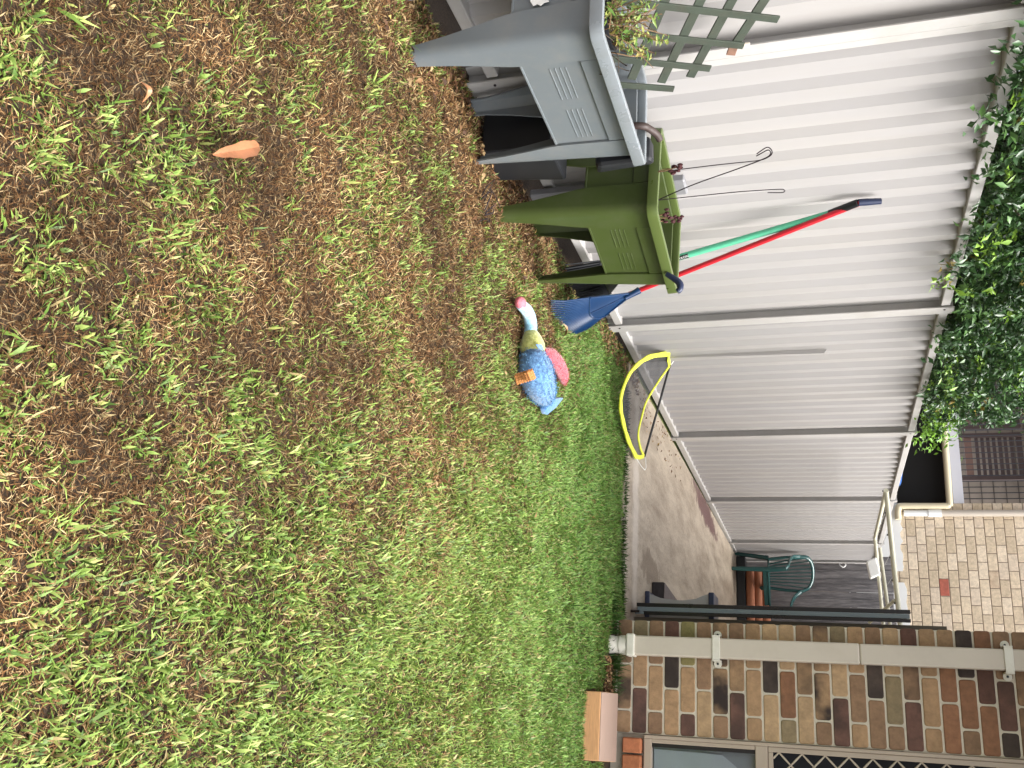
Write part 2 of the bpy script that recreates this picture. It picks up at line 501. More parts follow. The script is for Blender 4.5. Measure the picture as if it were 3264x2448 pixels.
def tube(P, r, seg=8, flat=1.0, caps=True):
    """tapered round tube through points; r is a number or a list; flat squashes it along its first normal"""
    fr = frames(P)
    n = len(fr)
    rs = r if hasattr(r, '__len__') else [r]*n
    V, Fc = [], []
    for (p, t, a, b), q in zip(fr, rs):
        for k in range(seg):
            an = 2*math.pi*k/seg
            V.append(tuple(p + a*(math.cos(an)*q*flat) + b*(math.sin(an)*q)))
    for i in range(n-1):
        for k in range(seg):
            k2 = (k+1) % seg
            Fc.append((i*seg+k, i*seg+k2, (i+1)*seg+k2, (i+1)*seg+k))
    if caps:
        Fc.append(tuple(range(seg-1, -1, -1)))
        Fc.append(tuple((n-1)*seg+k for k in range(seg)))
    return V, Fc

def smoothpath(P, n=6):
    """Catmull-Rom through points"""
    P = [np.asarray(p, float) for p in P]
    Q = [2*P[0]-P[1]] + P + [2*P[-1]-P[-2]]
    out = []
    for i in range(1, len(Q)-2):
        for k in range(n):
            t = k/n
            a, b, c, d = Q[i-1], Q[i], Q[i+1], Q[i+2]
            out.append(0.5*((2*b)+(-a+c)*t+(2*a-5*b+4*c-d)*t*t+(-a+3*b-3*c+d)*t**3))
    out.append(P[-1])
    return out

def lathe(prof, c, seg=20):
    V, Fc = [], []
    for (r, z) in prof:
        for k in range(seg):
            a = 2*math.pi*k/seg
            V.append((c[0]+r*math.cos(a), c[1]+r*math.sin(a), c[2]+z))
    for i in range(len(prof)-1):
        for k in range(seg):
            k2 = (k+1) % seg
            Fc.append((i*seg+k, i*seg+k2, (i+1)*seg+k2, (i+1)*seg+k))
    return V, Fc

def prism(poly, ext):
    """closed prism: polygon points pushed along vector ext"""
    n = len(poly)
    A = [tuple(p) for p in poly]
    B = [tuple(np.asarray(p)+np.asarray(ext)) for p in poly]
    Fc = [tuple(range(n-1, -1, -1)), tuple(range(n, 2*n))]
    Fc += [(i, (i+1) % n, n+(i+1) % n, n+i) for i in range(n)]
    return A+B, Fc

def ellipsoid(c, ax, nu=16, nv=10, noise=0.0):
    V, Fc = [], []
    c = np.asarray(c, float)
    A = np.asarray(ax, float)
    for j in range(nv+1):
        th = math.pi*j/nv
        for i in range(nu):
            ph = 2*math.pi*i/nu
            d = np.array([math.sin(th)*math.cos(ph), math.sin(th)*math.sin(ph), math.cos(th)])
            k = 1 + noise*(random.random()-0.5)
            V.append(tuple(c + (A[0]*d[0] + A[1]*d[1] + A[2]*d[2])*k))
    for j in range(nv):
        for i in range(nu):
            i2 = (i+1) % nu
            Fc.append((j*nu+i, (j+1)*nu+i, (j+1)*nu+i2, j*nu+i2))
    return V, Fc

def make_mesh(name, vf, material, smooth=False):
    me = bpy.data.meshes.new(name)
    me.from_pydata([tuple(map(float, v)) for v in vf[0]], [], vf[1])
    me.materials.append(material)
    if smooth:
        me.polygons.foreach_set('use_smooth', [True]*len(me.polygons))
        try:
            me.set_sharp_from_angle(angle=math.radians(40))
        except Exception:
            pass
    me.update()
    return me

class Thing:
    """an Empty at the thing's base that parents its parts; parts are given in world coordinates"""
    def __init__(s, name, label, cat, loc=(0, 0, 0), group=None):
        s.e = bpy.data.objects.new(name, None)
        s.e.empty_display_size = 0.1
        col.objects.link(s.e)
        s.loc = Vector([float(v) for v in loc])
        s.e.location = s.loc
        s.e['label'] = label
        s.e['category'] = cat
        if group:
            s.e['group'] = group
    def part(s, name, vf, m, parent=None, smooth=False, label=None, kind=None):
        v = [(p[0]-s.loc.x, p[1]-s.loc.y, p[2]-s.loc.z) for p in vf[0]]
        o = bpy.data.objects.new(name, make_mesh(name, (v, vf[1]), m, smooth))
        col.objects.link(o)
        o.parent = parent or s.e
        if label:
            o['label'] = label
        if kind:
            o['kind'] = kind
        return o
    def inst(s, name, me, loc, parent=None, rot=(0, 0, 0), scale=(1, 1, 1), color=None):
        o = bpy.data.objects.new(name, me)
        col.objects.link(o)
        o.parent = parent or s.e
        o.location = Vector([float(v) for v in loc]) - s.loc
        o.rotation_euler = rot
        o.scale = scale
        if color:
            o.color = color
        return o

def single(name, vf, m, label=None, cat=None, group=None, kind=None, smooth=False, loc=None):
    V = np.array(vf[0], float)
    if loc is None:
        loc = ((V[:,0].min()+V[:,0].max())/2, (V[:,1].min()+V[:,1].max())/2, V[:,2].min())
    v = [tuple(p - np.asarray(loc)) for p in V]
    o = bpy.data.objects.new(name, make_mesh(name, (v, vf[1]), m, smooth))
    col.objects.link(o)
    o.location = [float(q) for q in loc]
    if label: o['label'] = label
    if cat: o['category'] = cat
    if group: o['group'] = group
    if kind: o['kind'] = kind
    return o

def fast_mesh(name, V, loops, counts, colors, material):
    me = bpy.data.meshes.new(name)
    me.vertices.add(len(V))
    me.vertices.foreach_set('co', np.ascontiguousarray(V, np.float32).ravel())
    me.loops.add(len(loops))
    me.loops.foreach_set('vertex_index', np.ascontiguousarray(loops, np.int32))
    st = np.concatenate([[0], np.cumsum(counts)[:-1]]).astype(np.int32)
    me.polygons.add(len(counts))
    me.polygons.foreach_set('loop_start', st)
    me.polygons.foreach_set('loop_total', np.ascontiguousarray(counts, np.int32))
    at = me.attributes.new('tint', 'FLOAT_COLOR', 'POINT')
    c4 = np.ones((len(V), 4), np.float32)
    c4[:, :3] = colors
    at.data.foreach_set('color', c4.ravel())
    me.materials.append(material)
    me.update(calc_edges=True)
    return me

def blades(base, az, lean, length, width, bend, color, tip_highlight=None):
    """n grass blades of five points each: base pair, middle pair, tip"""
    n = len(base)
    d = np.stack([np.cos(az), np.sin(az), np.zeros(n)], 1)
    s = np.stack([-np.sin(az), np.cos(az), np.zeros(n)], 1)
    up = np.array([0, 0, 1.0])
    def pt(t, a):
        return d*(np.sin(a)*t*length)[:, None] + up*(np.cos(a)*t*length)[:, None]
    mid = base + pt(0.5, lean)
    tip = mid + pt(0.5, np.clip(lean+bend, 0, 1.75))
    tip[:, 2] = np.maximum(tip[:, 2], base[:, 2]+0.002)
    w = (width/2)[:, None]
    tw = rng.normal(0, 0.5, n)[:, None]
    s2 = s + up*tw*0.6
    V = np.stack([base-s*w*0.7, base+s*w*0.7, mid-s2*w, mid+s2*w, tip], 1).reshape(-1, 3)
    o = (np.arange(n)*5)[:, None]
    L = (o + np.array([0, 1, 3, 2, 2, 3, 4])).ravel()
    cnt = np.tile([4, 3], n)
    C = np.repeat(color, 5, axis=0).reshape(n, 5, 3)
    if tip_highlight is not None:
        C[:, 4] = tip_highlight
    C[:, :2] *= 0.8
    return V, L, cnt, C.reshape(-1, 3)

def leaves(center, direc, normal, length, width, color, fold=0.25):
    """n pointed leaves folded a little along the midrib, six points each"""
    n = len(center)
    d = direc/np.linalg.norm(direc, axis=1)[:, None]
    nn = normal - d*(normal*d).sum(1)[:, None]
    nn /= np.linalg.norm(nn, axis=1)[:, None] + 1e-9
    s = np.cross(d, nn)
    l, w = length[:, None], width[:, None]
    b = center - d*l*0.5
    V = np.stack([b, center - d*l*0.08 - s*w*0.5 + nn*w*fold, center - d*l*0.02, center - d*l*0.08 + s*w*0.5 + nn*w*fold,
                  center + d*l*0.5 - nn*l*0.1], 1).reshape(-1, 3)
    o = (np.arange(n)*5)[:, None]
    L = (o + np.array([0, 1, 2, 0, 2, 3, 1, 4, 2, 2, 4, 3])).ravel()
    return V, L, np.full(n*4, 3), np.repeat(color, 5, axis=0)

def cat_fast(parts):
    Vs, Ls, Cs, Co = [], [], [], []
    off = 0
    for V, L, c, k in parts:
        Vs.append(V); Ls.append(L+off); Cs.append(c); Co.append(k)
        off += len(V)
    return np.concatenate(Vs), np.concatenate(Ls), np.concatenate(Cs), np.concatenate(Co)

def fast_obj(name, data, material, kind=None, parent=None, label=None, cat=None):
    o = bpy.data.objects.new(name, fast_mesh(name, *data, material))
    col.objects.link(o)
    if kind: o['kind'] = kind
    if parent: o.parent = parent
    if label: o['label'] = label
    if cat: o['category'] = cat
    return o

def vnoise(x, y, seed=0):
    """smooth value noise on numpy arrays"""
    r = np.random.default_rng(seed).random((64, 64))
    xi, yi = np.floor(x).astype(int), np.floor(y).astype(int)
    fx, fy = x-xi, y-yi
    fx, fy = fx*fx*(3-2*fx), fy*fy*(3-2*fy)
    g = lambda a, b: r[a % 64, b % 64]
    return (g(xi, yi)*(1-fx)+g(xi+1, yi)*fx)*(1-fy)+(g(xi, yi+1)*(1-fx)+g(xi+1, yi+1)*fx)*fy

# ================================================================== THE SETTING
def heightfield(x0, x1, y0, y1, nx, ny, fz):
    xs, ys = np.linspace(x0, x1, nx), np.linspace(y0, y1, ny)
    X, Y = np.meshgrid(xs, ys)
    Z = fz(X, Y)
    V = np.stack([X, Y, Z], -1).reshape(-1, 3)
    Fc = [(j*nx+i, j*nx+i+1, (j+1)*nx+i+1, (j+1)*nx+i) for j in range(ny-1) for i in range(nx-1)]
    return V.tolist(), Fc

def ground_z(x, y):
    bumps = (vnoise(x*1.1, y*1.1, 3)-0.5)*0.025 + (vnoise(x*6, y*6, 4)-0.5)*0.012
    dip = np.clip((0.32-x)/0.24, 0, 1)*np.clip((5.6-y)/1.0, 0, 1)
    return -0.022 + bumps + 0.03*np.clip((y-4.6)/0.8, 0, 1)*np.clip((x-1.4)/0.3, 0, 1) - 0.045*dip*dip*(3-2*dip)

o = single('lawn_ground', heightfield(-0.4, 7.0, -4.0, 5.86, 150, 200, ground_z), MAT['ground'], kind='structure', loc=(0, 0, 0), smooth=True)
far = box(-60, 60, -60, 80, -0.4, -0.12)
single('ground', far, MAT['ground'], kind='structure', loc=(0, 0, 0))
SL = 0.006
def slab_z(y): return 0.004 + SL*(y-5.8)
# patio slab with a slightly ragged near edge
xs = np.linspace(0.055, 1.70, 40)
edge = [(float(x), 5.80 + 0.03*math.sin(x*5) + 0.018*math.sin(x*17+1)) for x in xs]
poly = [(x, y, slab_z(y)) for x, y in edge] + [(1.70, 13.9, slab_z(13.9)), (0.055, 13.9, slab_z(13.9))]
sV = poly + [(p[0], p[1], -0.118) for p in poly]
n_ = len(poly)
sF = [tuple(range(n_)), tuple(range(2*n_-1, n_-1, -1))] + [(i, n_+i, n_+(i+1) % n_, (i+1) % n_) for i in range(n_)]
single('patio_slab', (sV, sF), MAT['concrete'], kind='structure', loc=(0, 0, 0))
single('moss_strip', box(-0.4, 0.052, 5.86, 13.9, -0.118, 0.004),
       mat('mossy_gap', (0.12, 0.15, 0.03), 0.95, 0.5, 9, bump=0.8, bscale=60, dirt=(0.06, 0.045, 0.03), dscale=3, damt=0.9), kind='structure', loc=(0, 0, 0))

# ================================================================== STEEL FENCE
PITCH_Y, Y_A = 2.40, 5.303
fence = Thing('steel_fence', 'pale grey corrugated steel fence with posts and rails along the lawn', 'fence', (0, 0, 0))
def sheet_vf(w, z0, z1, nrib):
    p = w/nrib
    pts = []
    for k in range(nrib):
        a = k*p
        pts += [(-0.016, a), (-0.016, a+0.34*p), (0.016, a+0.5*p), (0.016, a+0.84*p)]
    pts.append((-0.016, w))
    V = [(x, y, z0) for x, y in pts] + [(x, y, z1) for x, y in pts]
    n = len(pts)
    Fc = [(i, i+1, n+i+1, n+i) for i in range(n-1)]
    return V, Fc
def sheet_end_vf():
    V, Fc = sheet_vf(0.672, 0.04, 1.825, 4)
    n = len(V)//2
    V = V[:n]+[(-0.016, 0.772, 0.04)]+V[n:]+[(-0.016, 0.772, 1.825)]
    n += 1
    return V, [(i, i+1, n+i+1, n+i) for i in range(n-1)]
sheet_end_me = make_mesh('sheet', sheet_end_vf(), MAT['steel'])
sheet_me = make_mesh('sheet', sheet_vf(0.772, 0.04, 1.825, 5), MAT['steel'])
post_me = make_mesh('post', join(box(0.040, 0.046, -0.052, 0.0, -0.11, 1.868), box(-0.03, -0.024, -0.052, 0.0, -0.11, 1.868), box(-0.0235, 0.0395, -0.006, 0.0, -0.11, 1.868), bev(box(-0.03, 0.043, 0.002, 0.046, -0.11, 1.866), 0.006, 1)), MAT['steel_rail'])
post_ys = [Y_A + PITCH_Y*k for k in range(-3, 4)] + [13.92]
for i, py in enumerate(post_ys):
    po = fence.inst('post', post_me, (0, py, 0))
    for zz in (0.05, 1.82):
        fence.part('screw', tube([(0.0462, py-0.026, zz), (0.0495, py-0.026, zz)], 0.0055, 8), MAT['wire'])
    if i+1 < len(post_ys):
        y0, y1 = py+0.05, post_ys[i+1]-0.008
        L_ = y1-y0
        fence.part('bottom_rail', bev(box(-0.028, 0.036, y0, y1-0.048, 0.026, 0.072), 0.004, 1), MAT['steel_rail'])
        fence.part('top_rail', bev(box(-0.028, 0.036, y0, y1-0.048, 1.798, 1.846), 0.004, 1), MAT['steel_rail'])
        for k in range(3):
            fence.inst('sheet', sheet_end_me if k == 2 else sheet_me, ((0.0, 0.005, 0.001)[k], y0+L_/3*k-0.003, 0), scale=(1, L_/3/0.766, 1))

fence.part('sheet_lap', prism([(0.010, 5.885, 0.2), (0.018, 5.885, 0.2), (0.036, 5.885, 1.2), (0.010, 5.885, 1.22)], (0, 0.003, 0)), MAT['steel'])

# ================================================================== HOUSE
XH, YH, Z0 = 1.707, 5.50, 0.1275
house = Thing('brick_house', 'brown mottled brick house wall with downpipe and window beside the lawn', 'house', (2.5, 5.6, 0))
wall = house.part('wall', join(box(XH+0.004, 2.3, YH+0.0045, YH+0.23, -0.1, 2.55), box(XH+0.006, XH+0.23, YH+0.232, 13.9, -0.1, 2.55),
                               box(2.302, 3.6, YH+0.03, YH+0.23, -0.1, 0.19), box(3.602, 6.5, YH+0.006, YH+0.23, -0.1, 2.55),
                               box(2.302, 3.6, YH+0.03, YH+0.23, 2.3, 2.55)), MAT['mortar'])
def brick_shape(l, d, h, b=0.006):
    r = 0.013
    def outline(g):
        P = []
        for cx, cz, a0 in ((l-r, h-r, 0), (r, h-r, 90), (r, r, 180), (l-r, r, 270)):
            for k in range(4):
                a = math.radians(a0+30*k)
                P.append((cx+(r-g)*math.cos(a), cz+(r-g)*math.sin(a)))
        return P
    V, Fc = [], []
    for y, g in ((0.0, 0.004), (0.0035, 0.0), (d, 0.0)):
        V += [(x, y, z) for x, z in outline(g)]
    n = 16
    Fc = [tuple(range(n)), tuple(range(3*n-1, 2*n-1, -1))]
    for j in range(2):
        Fc += [(j*n+i, (j+1)*n+i, (j+1)*n+(i+1) % n, j*n+(i+1) % n) for i in range(n)]
    return V, Fc
B_full = make_mesh('brick', brick_shape(0.230, 0.1, 0.076, 0.007), MAT['brick'], True)
B_half = make_mesh('brick', brick_shape(0.110, 0.1, 0.076, 0.007), MAT['brick'], True)
TAN = srgb(164, 132, 99); TANL = srgb(178, 148, 113); BRN = srgb(142, 112, 86); OLV = srgb(138, 121, 92); DRK = srgb(98, 68, 57)
BLK = srgb(74, 62, 55); ORG = srgb(140, 99, 72); PUR = srgb(106, 76, 65); YOL = srgb(134, 124, 80)
corner_c = {-1: (BRN, .3), 0: (OLV, 0), 1: (BRN, .1), 2: (DRK, .3), 3: (YOL, 0), 4: (BRN, 0), 5: (TAN, .9), 6: (BRN, .2), 7: (TAN, 0), 8: (TANL, 0), 9: (TANL, 0), 10: (BRN, .1),
            11: (TAN, .8), 12: (OLV, .1), 13: (TAN, 0), 14: (BRN, 0), 15: (TANL, 0), 16: (DRK, .2), 17: (TAN, .1), 18: (TAN, .1), 19: (BLK, 1), 20: (ORG, .2), 21: (BRN, .2), 22: (BRN, .3)}
mid_c = {0: (TAN, .1), 1: (TAN, 0), 2: (BLK, .95), 3: (TAN, 0), 4: (BRN, 0), 5: (TAN, 1.), 6: (TAN, .3), 7: (TAN, 0), 8: (BLK, .9), 9: (ORG, .15), 10: (TAN, .5), 11: (TAN, 1.), 12: (TANL, 0),
         13: (BRN, .1), 14: (BLK, .7), 15: (OLV, .1), 16: (BRN, .8), 17: (TAN, .1), 18: (ORG, .1), 19: (ORG, .1), 20: (DRK, .3), 21: (PUR, .6), 22: (BRN, .4)}
end_c = {0: (PUR, .7), 1: (BRN, .1), 2: (TAN, 0), 3: (PUR, .3), 4: (TANL, 0), 5: (BRN, 0), 6: (PUR, .6), 7: (TAN, 0), 8: (TANL, 0), 9: (OLV, 0), 10: (TANL, 0), 11: (BRN, .1), 12: (PUR, .7),
         13: (TAN, 0), 14: (BRN, 0), 15: (BRN, .1), 16: (PUR, .8), 17: (TAN, .1), 18: (ORG, 0), 19: (BRN, .2), 20: (ORG, .2), 21: (BLK, .4), 22: (BRN, .5)}
def rc():
    return random.choice([(TAN, 0), (TAN, .2), (BRN, 0), (TANL, 0), (OLV, .1), (PUR, .5), (ORG, .1), (BLK, .7), (TAN, .9)])
cut_me = {}
def brick_of(l):
    k = round(l, 3)
    if k == 0.23: return B_full
    if k == 0.11: return B_half
    if k not in cut_me:
        cut_me[k] = make_mesh('brick', brick_shape(l, 0.1, 0.076, 0.007), MAT['brick'], True)
    return cut_me[k]
for n in range(-2, 28):
    z = Z0 + 0.086*n + 0.001
    if n % 2:
        spans = [(0, 0.23), (0.24, 0.47), (0.48, 0.59)]
    else:
        spans = [(0, 0.11), (0.12, 0.35), (0.36, 0.59)]
    for j, (a, b_) in enumerate(spans):
        c, burn = (corner_c, mid_c, end_c)[j].get(n, rc())
        jit = 1+random.uniform(-0.07, 0.07)
        house.inst('brick', brick_of(b_-a), (XH+a, YH+random.uniform(-0.0015, 0.0015), z), parent=wall, color=(c[0]*jit, c[1]*jit, c[2]*jit, burn))
    # the side wall round the corner, as far as the gate
    ys = [(0.102, 0.11)] if n % 2 else [(0.102, 0.23)]
    yy = 0.102 + (0.12 if n % 2 else 0.132)
    for k in range(3):
        a = YH + yy + 0.24*k
        c, burn = rc()
        house.inst('brick', B_full, (XH+0.0, a+0.23, z), parent=wall, rot=(0, 0, -math.pi/2), color=(*c, burn))
# rowlock sill bricks under the window
for k in range(9):
    c = srgb(178, 112, 74) if k % 2 else srgb(186, 116, 78)
    sb = house.part('sill_brick', bev(box(2.322+0.086*k, 2.398+0.086*k, YH-0.045, YH+0.028, 0.085, 0.185), 0.006, 1), MAT['brick'])
    sb.color = (*c, 0.15)
# eave, soffit and gutter above the frame
roof = house.part('roof', hexa([(1.69, 4.9, 2.62), (7.0, 4.9, 2.62), (7.0, 13.9, 2.62), (1.69, 13.9, 2.62), (1.69, 4.9, 2.66), (7.0, 4.9, 2.66), (7.0, 13.9, 3.1), (1.69, 13.9, 3.1)]), MAT['roof'])  # out of view; slope kept low so more light reaches the patio
house.part('soffit', box(1.695, 7.0, 4.92, 13.89, 2.57, 2.6), MAT['soffit'], parent=roof)
house.part('gutter', box(1.68, 7.0, 4.79, 4.9, 2.52, 2.64), MAT['cream_metal'], parent=roof)

# downpipe
dp = house.part('downpipe', bev(box(1.797, 1.900, 5.405, 5.480, 0.135, 1.30), 0.008, 2), MAT['cream_metal'])
house.part('upper_length', bev(box(1.7985, 1.8985, 5.4065, 5.4785, 1.3005, 2.53), 0.008, 2), MAT['cream_metal'], parent=dp)
for zc in (0.585, 1.985):
    house.part('bracket', join(bev(box(1.790, 1.907, 5.400, 5.404, zc-0.02, zc+0.02), 0.0015, 1), box(1.783, 1.7895, 5.400, 5.498, zc-0.02, zc+0.02), box(1.9075, 1.914, 5.400, 5.498, zc-0.02, zc+0.02)), MAT['pvc'], parent=dp)
    for sx in (1.773, 1.924):
        tabx = sx
        house.part('bracket_tab', tube([(tabx, 5.497, zc), (tabx, 5.492, zc)], 0.021, 14), MAT['pvc'], parent=dp)
        house.part('screw', tube([(tabx, 5.4925, zc), (tabx, 5.488, zc)], 0.006, 8), MAT['black_plastic'], parent=dp)
house.part('pipe_collar', bev(box(1.789, 1.908, 5.392, 5.492, 0.105, 0.152), 0.008, 2), MAT['pvc'], parent=dp)
house.part('pipe_socket', lathe([(0.05, -0.09), (0.05, 0.03), (0.046, 0.035), (0.046, 0.06), (0.051, 0.065), (0.051, 0.104)], (1.848, 5.442, 0), 20), MAT['pvc'], parent=dp, smooth=True)

# window with the security door above its transom
win = house.part('window', join(bev(box(2.303, 2.3205, YH-0.012, YH+0.09, 0.195, 2.29), 0.003, 1), bev(box(2.321, 2.342, YH-0.006, YH+0.09, 0.2365, 0.7695), 0.003, 1), bev(box(2.321, 3.6, YH-0.010, YH+0.09, 0.195, 0.236), 0.003, 1),
                                bev(box(2.321, 3.6, YH-0.010, YH+0.09, 0.77, 0.832), 0.003, 1), bev(box(2.321, 3.6, YH-0.010, YH+0.09, 2.25, 2.29), 0.003, 1)), MAT['frame'])
house.part('pane', box(2.3425, 3.6, YH+0.03, YH+0.036, 0.237, 0.769), MAT['glass'], parent=win)
house.part('sash_trim', box(2.3430, 2.362, YH+0.0, YH+0.028, 0.237, 0.769), MAT['gate'], parent=win)
house.part('screen_frame', join(bev(box(2.3215, 2.347, YH-0.004, YH+0.028, 0.834, 2.248), 0.003, 1), bev(box(2.3475, 3.6, YH-0.003, YH+0.027, 0.834, 0.858), 0.003, 1)), MAT['frame'], parent=win)
# diamond grille: wavy flat strips side by side
DH, DW = 0.113, 0.058
def strand(x, ph):
    P = []
    for k in range(60):
        zz = 0.859 + k*DH/4
        if zz > 2.25: break
        sgn = [0, 1, 0, -1][k % 4]
        P.append((x + sgn*DW/2*ph, YH+0.012, zz))
    return tube(P, 0.0054, 6)
for k in range(12):
    house.part('grille_strand', strand(2.376+DW*k, 1 if k % 2 else -1), MAT['screen_grille'], parent=win)
V, Fc = [], []
for i in range(41):
    x = 2.372 + i*0.03
    for z_, dx in ((0.24, 0), (0.5, 0.004), (0.768, 0.008)):
        V.append((x+dx, YH+0.050+0.006*math.sin(i*1.1)+0.003*math.sin(i*2.7), z_))
for i in range(40):
    for k in range(2):
        Fc.append((i*3+k, (i+1)*3+k, (i+1)*3+k+1, i*3+k+1))
top = [p for p in V]
cut = [(x, y, z_ - (0.16*max(0, 1-(x-2.372)/0.12) if z_ > 0.7 else 0) - 0.02*(z_ > 0.7)) for x, y, z_ in V]
house.part('curtain', (cut, Fc), MAT['curtain'], parent=win, smooth=True)
house.part('blind', (lambda V2: (V2, [(0, 1, 2, 3)]))([(2.36, YH+0.066, 0.237), (3.6, YH+0.066, 0.237), (3.6, YH+0.066, 0.77), (2.36, YH+0.066, 0.77)]), mat('grey_blind', (0.5, 0.52, 0.55), 0.9, 0.08, 5), parent=win)
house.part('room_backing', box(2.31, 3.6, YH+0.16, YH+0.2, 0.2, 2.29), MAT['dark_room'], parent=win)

# timber step in front of the window
step = Thing('timber_step', 'orange cut timber block used as a step below the window', 'timber step', (2.28, 5.08, 0))
stp = [(2.112, 4.945, -0.02), (2.432, 4.935, -0.02), (2.446, 5.35, -0.02), (2.104, 5.36, -0.02), (2.112, 4.945, 0.072), (2.432, 4.935, 0.072), (2.446, 5.35, 0.072), (2.104, 5.36, 0.072)]
step.part('beam', bev(hexa(stp), 0.004, 2), MAT['step_wood'])
step.part('pinkish_top_board', bev(hexa([(p[0]+(0.002 if p[0] < 2.3 else -0.002), p[1]+(0.002 if p[1] < 5 else -0.002), 0.0725 if p[2] < 0 else 0.0765) for p in stp]), 0.001, 1), MAT['step_top'])

# ================================================================== GATE, edge on beside the house corner
gate = Thing('side_gate', 'dark steel side gate standing open, seen edge on beside the brick corner', 'gate', (1.60, 6.5, 0))
ga = np.array([1.585, 6.06]); gdir = np.array([-0.10, 1.0]); gdir = gdir/np.linalg.norm(gdir); gn = np.array([gdir[1], -gdir[0]])
def gbox(t0, t1, s0, s1, z0, z1):
    P = []
    for z in (z0, z1):
        for (t, s_) in ((t0, s0), (t0, s1), (t1, s1), (t1, s0)):
            q = ga + gdir*t + gn*s_
            P.append((q[0], q[1], z))
    return hexa(P)
gate.part('stile', bev(gbox(0, 0.04, -0.013, 0.013, 0.045, 1.60), 0.002, 1), MAT['gate_reflection'])
gate.part('dark_edge', bev(gbox(0.004, 0.05, -0.037, -0.014, 0.04, 1.605), 0.002, 1), MAT['gate'])
gate.part('dark_edge', bev(gbox(0.004, 0.05, 0.014, 0.034, 0.085, 1.605), 0.002, 1), MAT['gate'])
for zc in (0.07, 0.8, 1.57):
    gate.part('rail', gbox(0.051, 0.95, -0.013, 0.013, zc-0.02, zc+0.02), MAT['gate'])
for k in range(8):
    gate.part('bar', gbox(0.13+k*0.105, 0.15+k*0.105, -0.008, 0.008, 0.091, 1.549), MAT['gate'])
gate.part('stile', gbox(0.951, 0.99, -0.013, 0.013, 0.045, 1.60), MAT['gate'])
gate.part('hinge_post', gbox(0.10, 0.15, 0.048, 0.088, -0.05, 1.80), mat('brown_grey_gate_post', (0.11, 0.095, 0.07), 0.5, 0.1, 5))
gate.part('foot', bev(gbox(0.0, 0.035, 0.0145, 0.03, 0.03, 0.083), 0.002, 1), MAT['gate_reflection'])
gate.part('drop_bolt', tube([(1.60, 6.05, 0.0), (1.60, 6.05, 0.06)], 0.008, 8), MAT['gate'])

# ================================================================== PLANTERS
def rrect(hx, hy, r, seg=5):
    P = []
    for cx, cy, a0 in ((hx-r, hy-r, 0), (-hx+r, hy-r, 90), (-hx+r, -hy+r, 180), (hx-r, -hy+r, 270)):
        for k in range(seg+1):
            a = math.radians(a0+90*k/seg)
            P.append((cx+r*math.cos(a), cy+r*math.sin(a), math.cos(a), math.sin(a)))
    return P

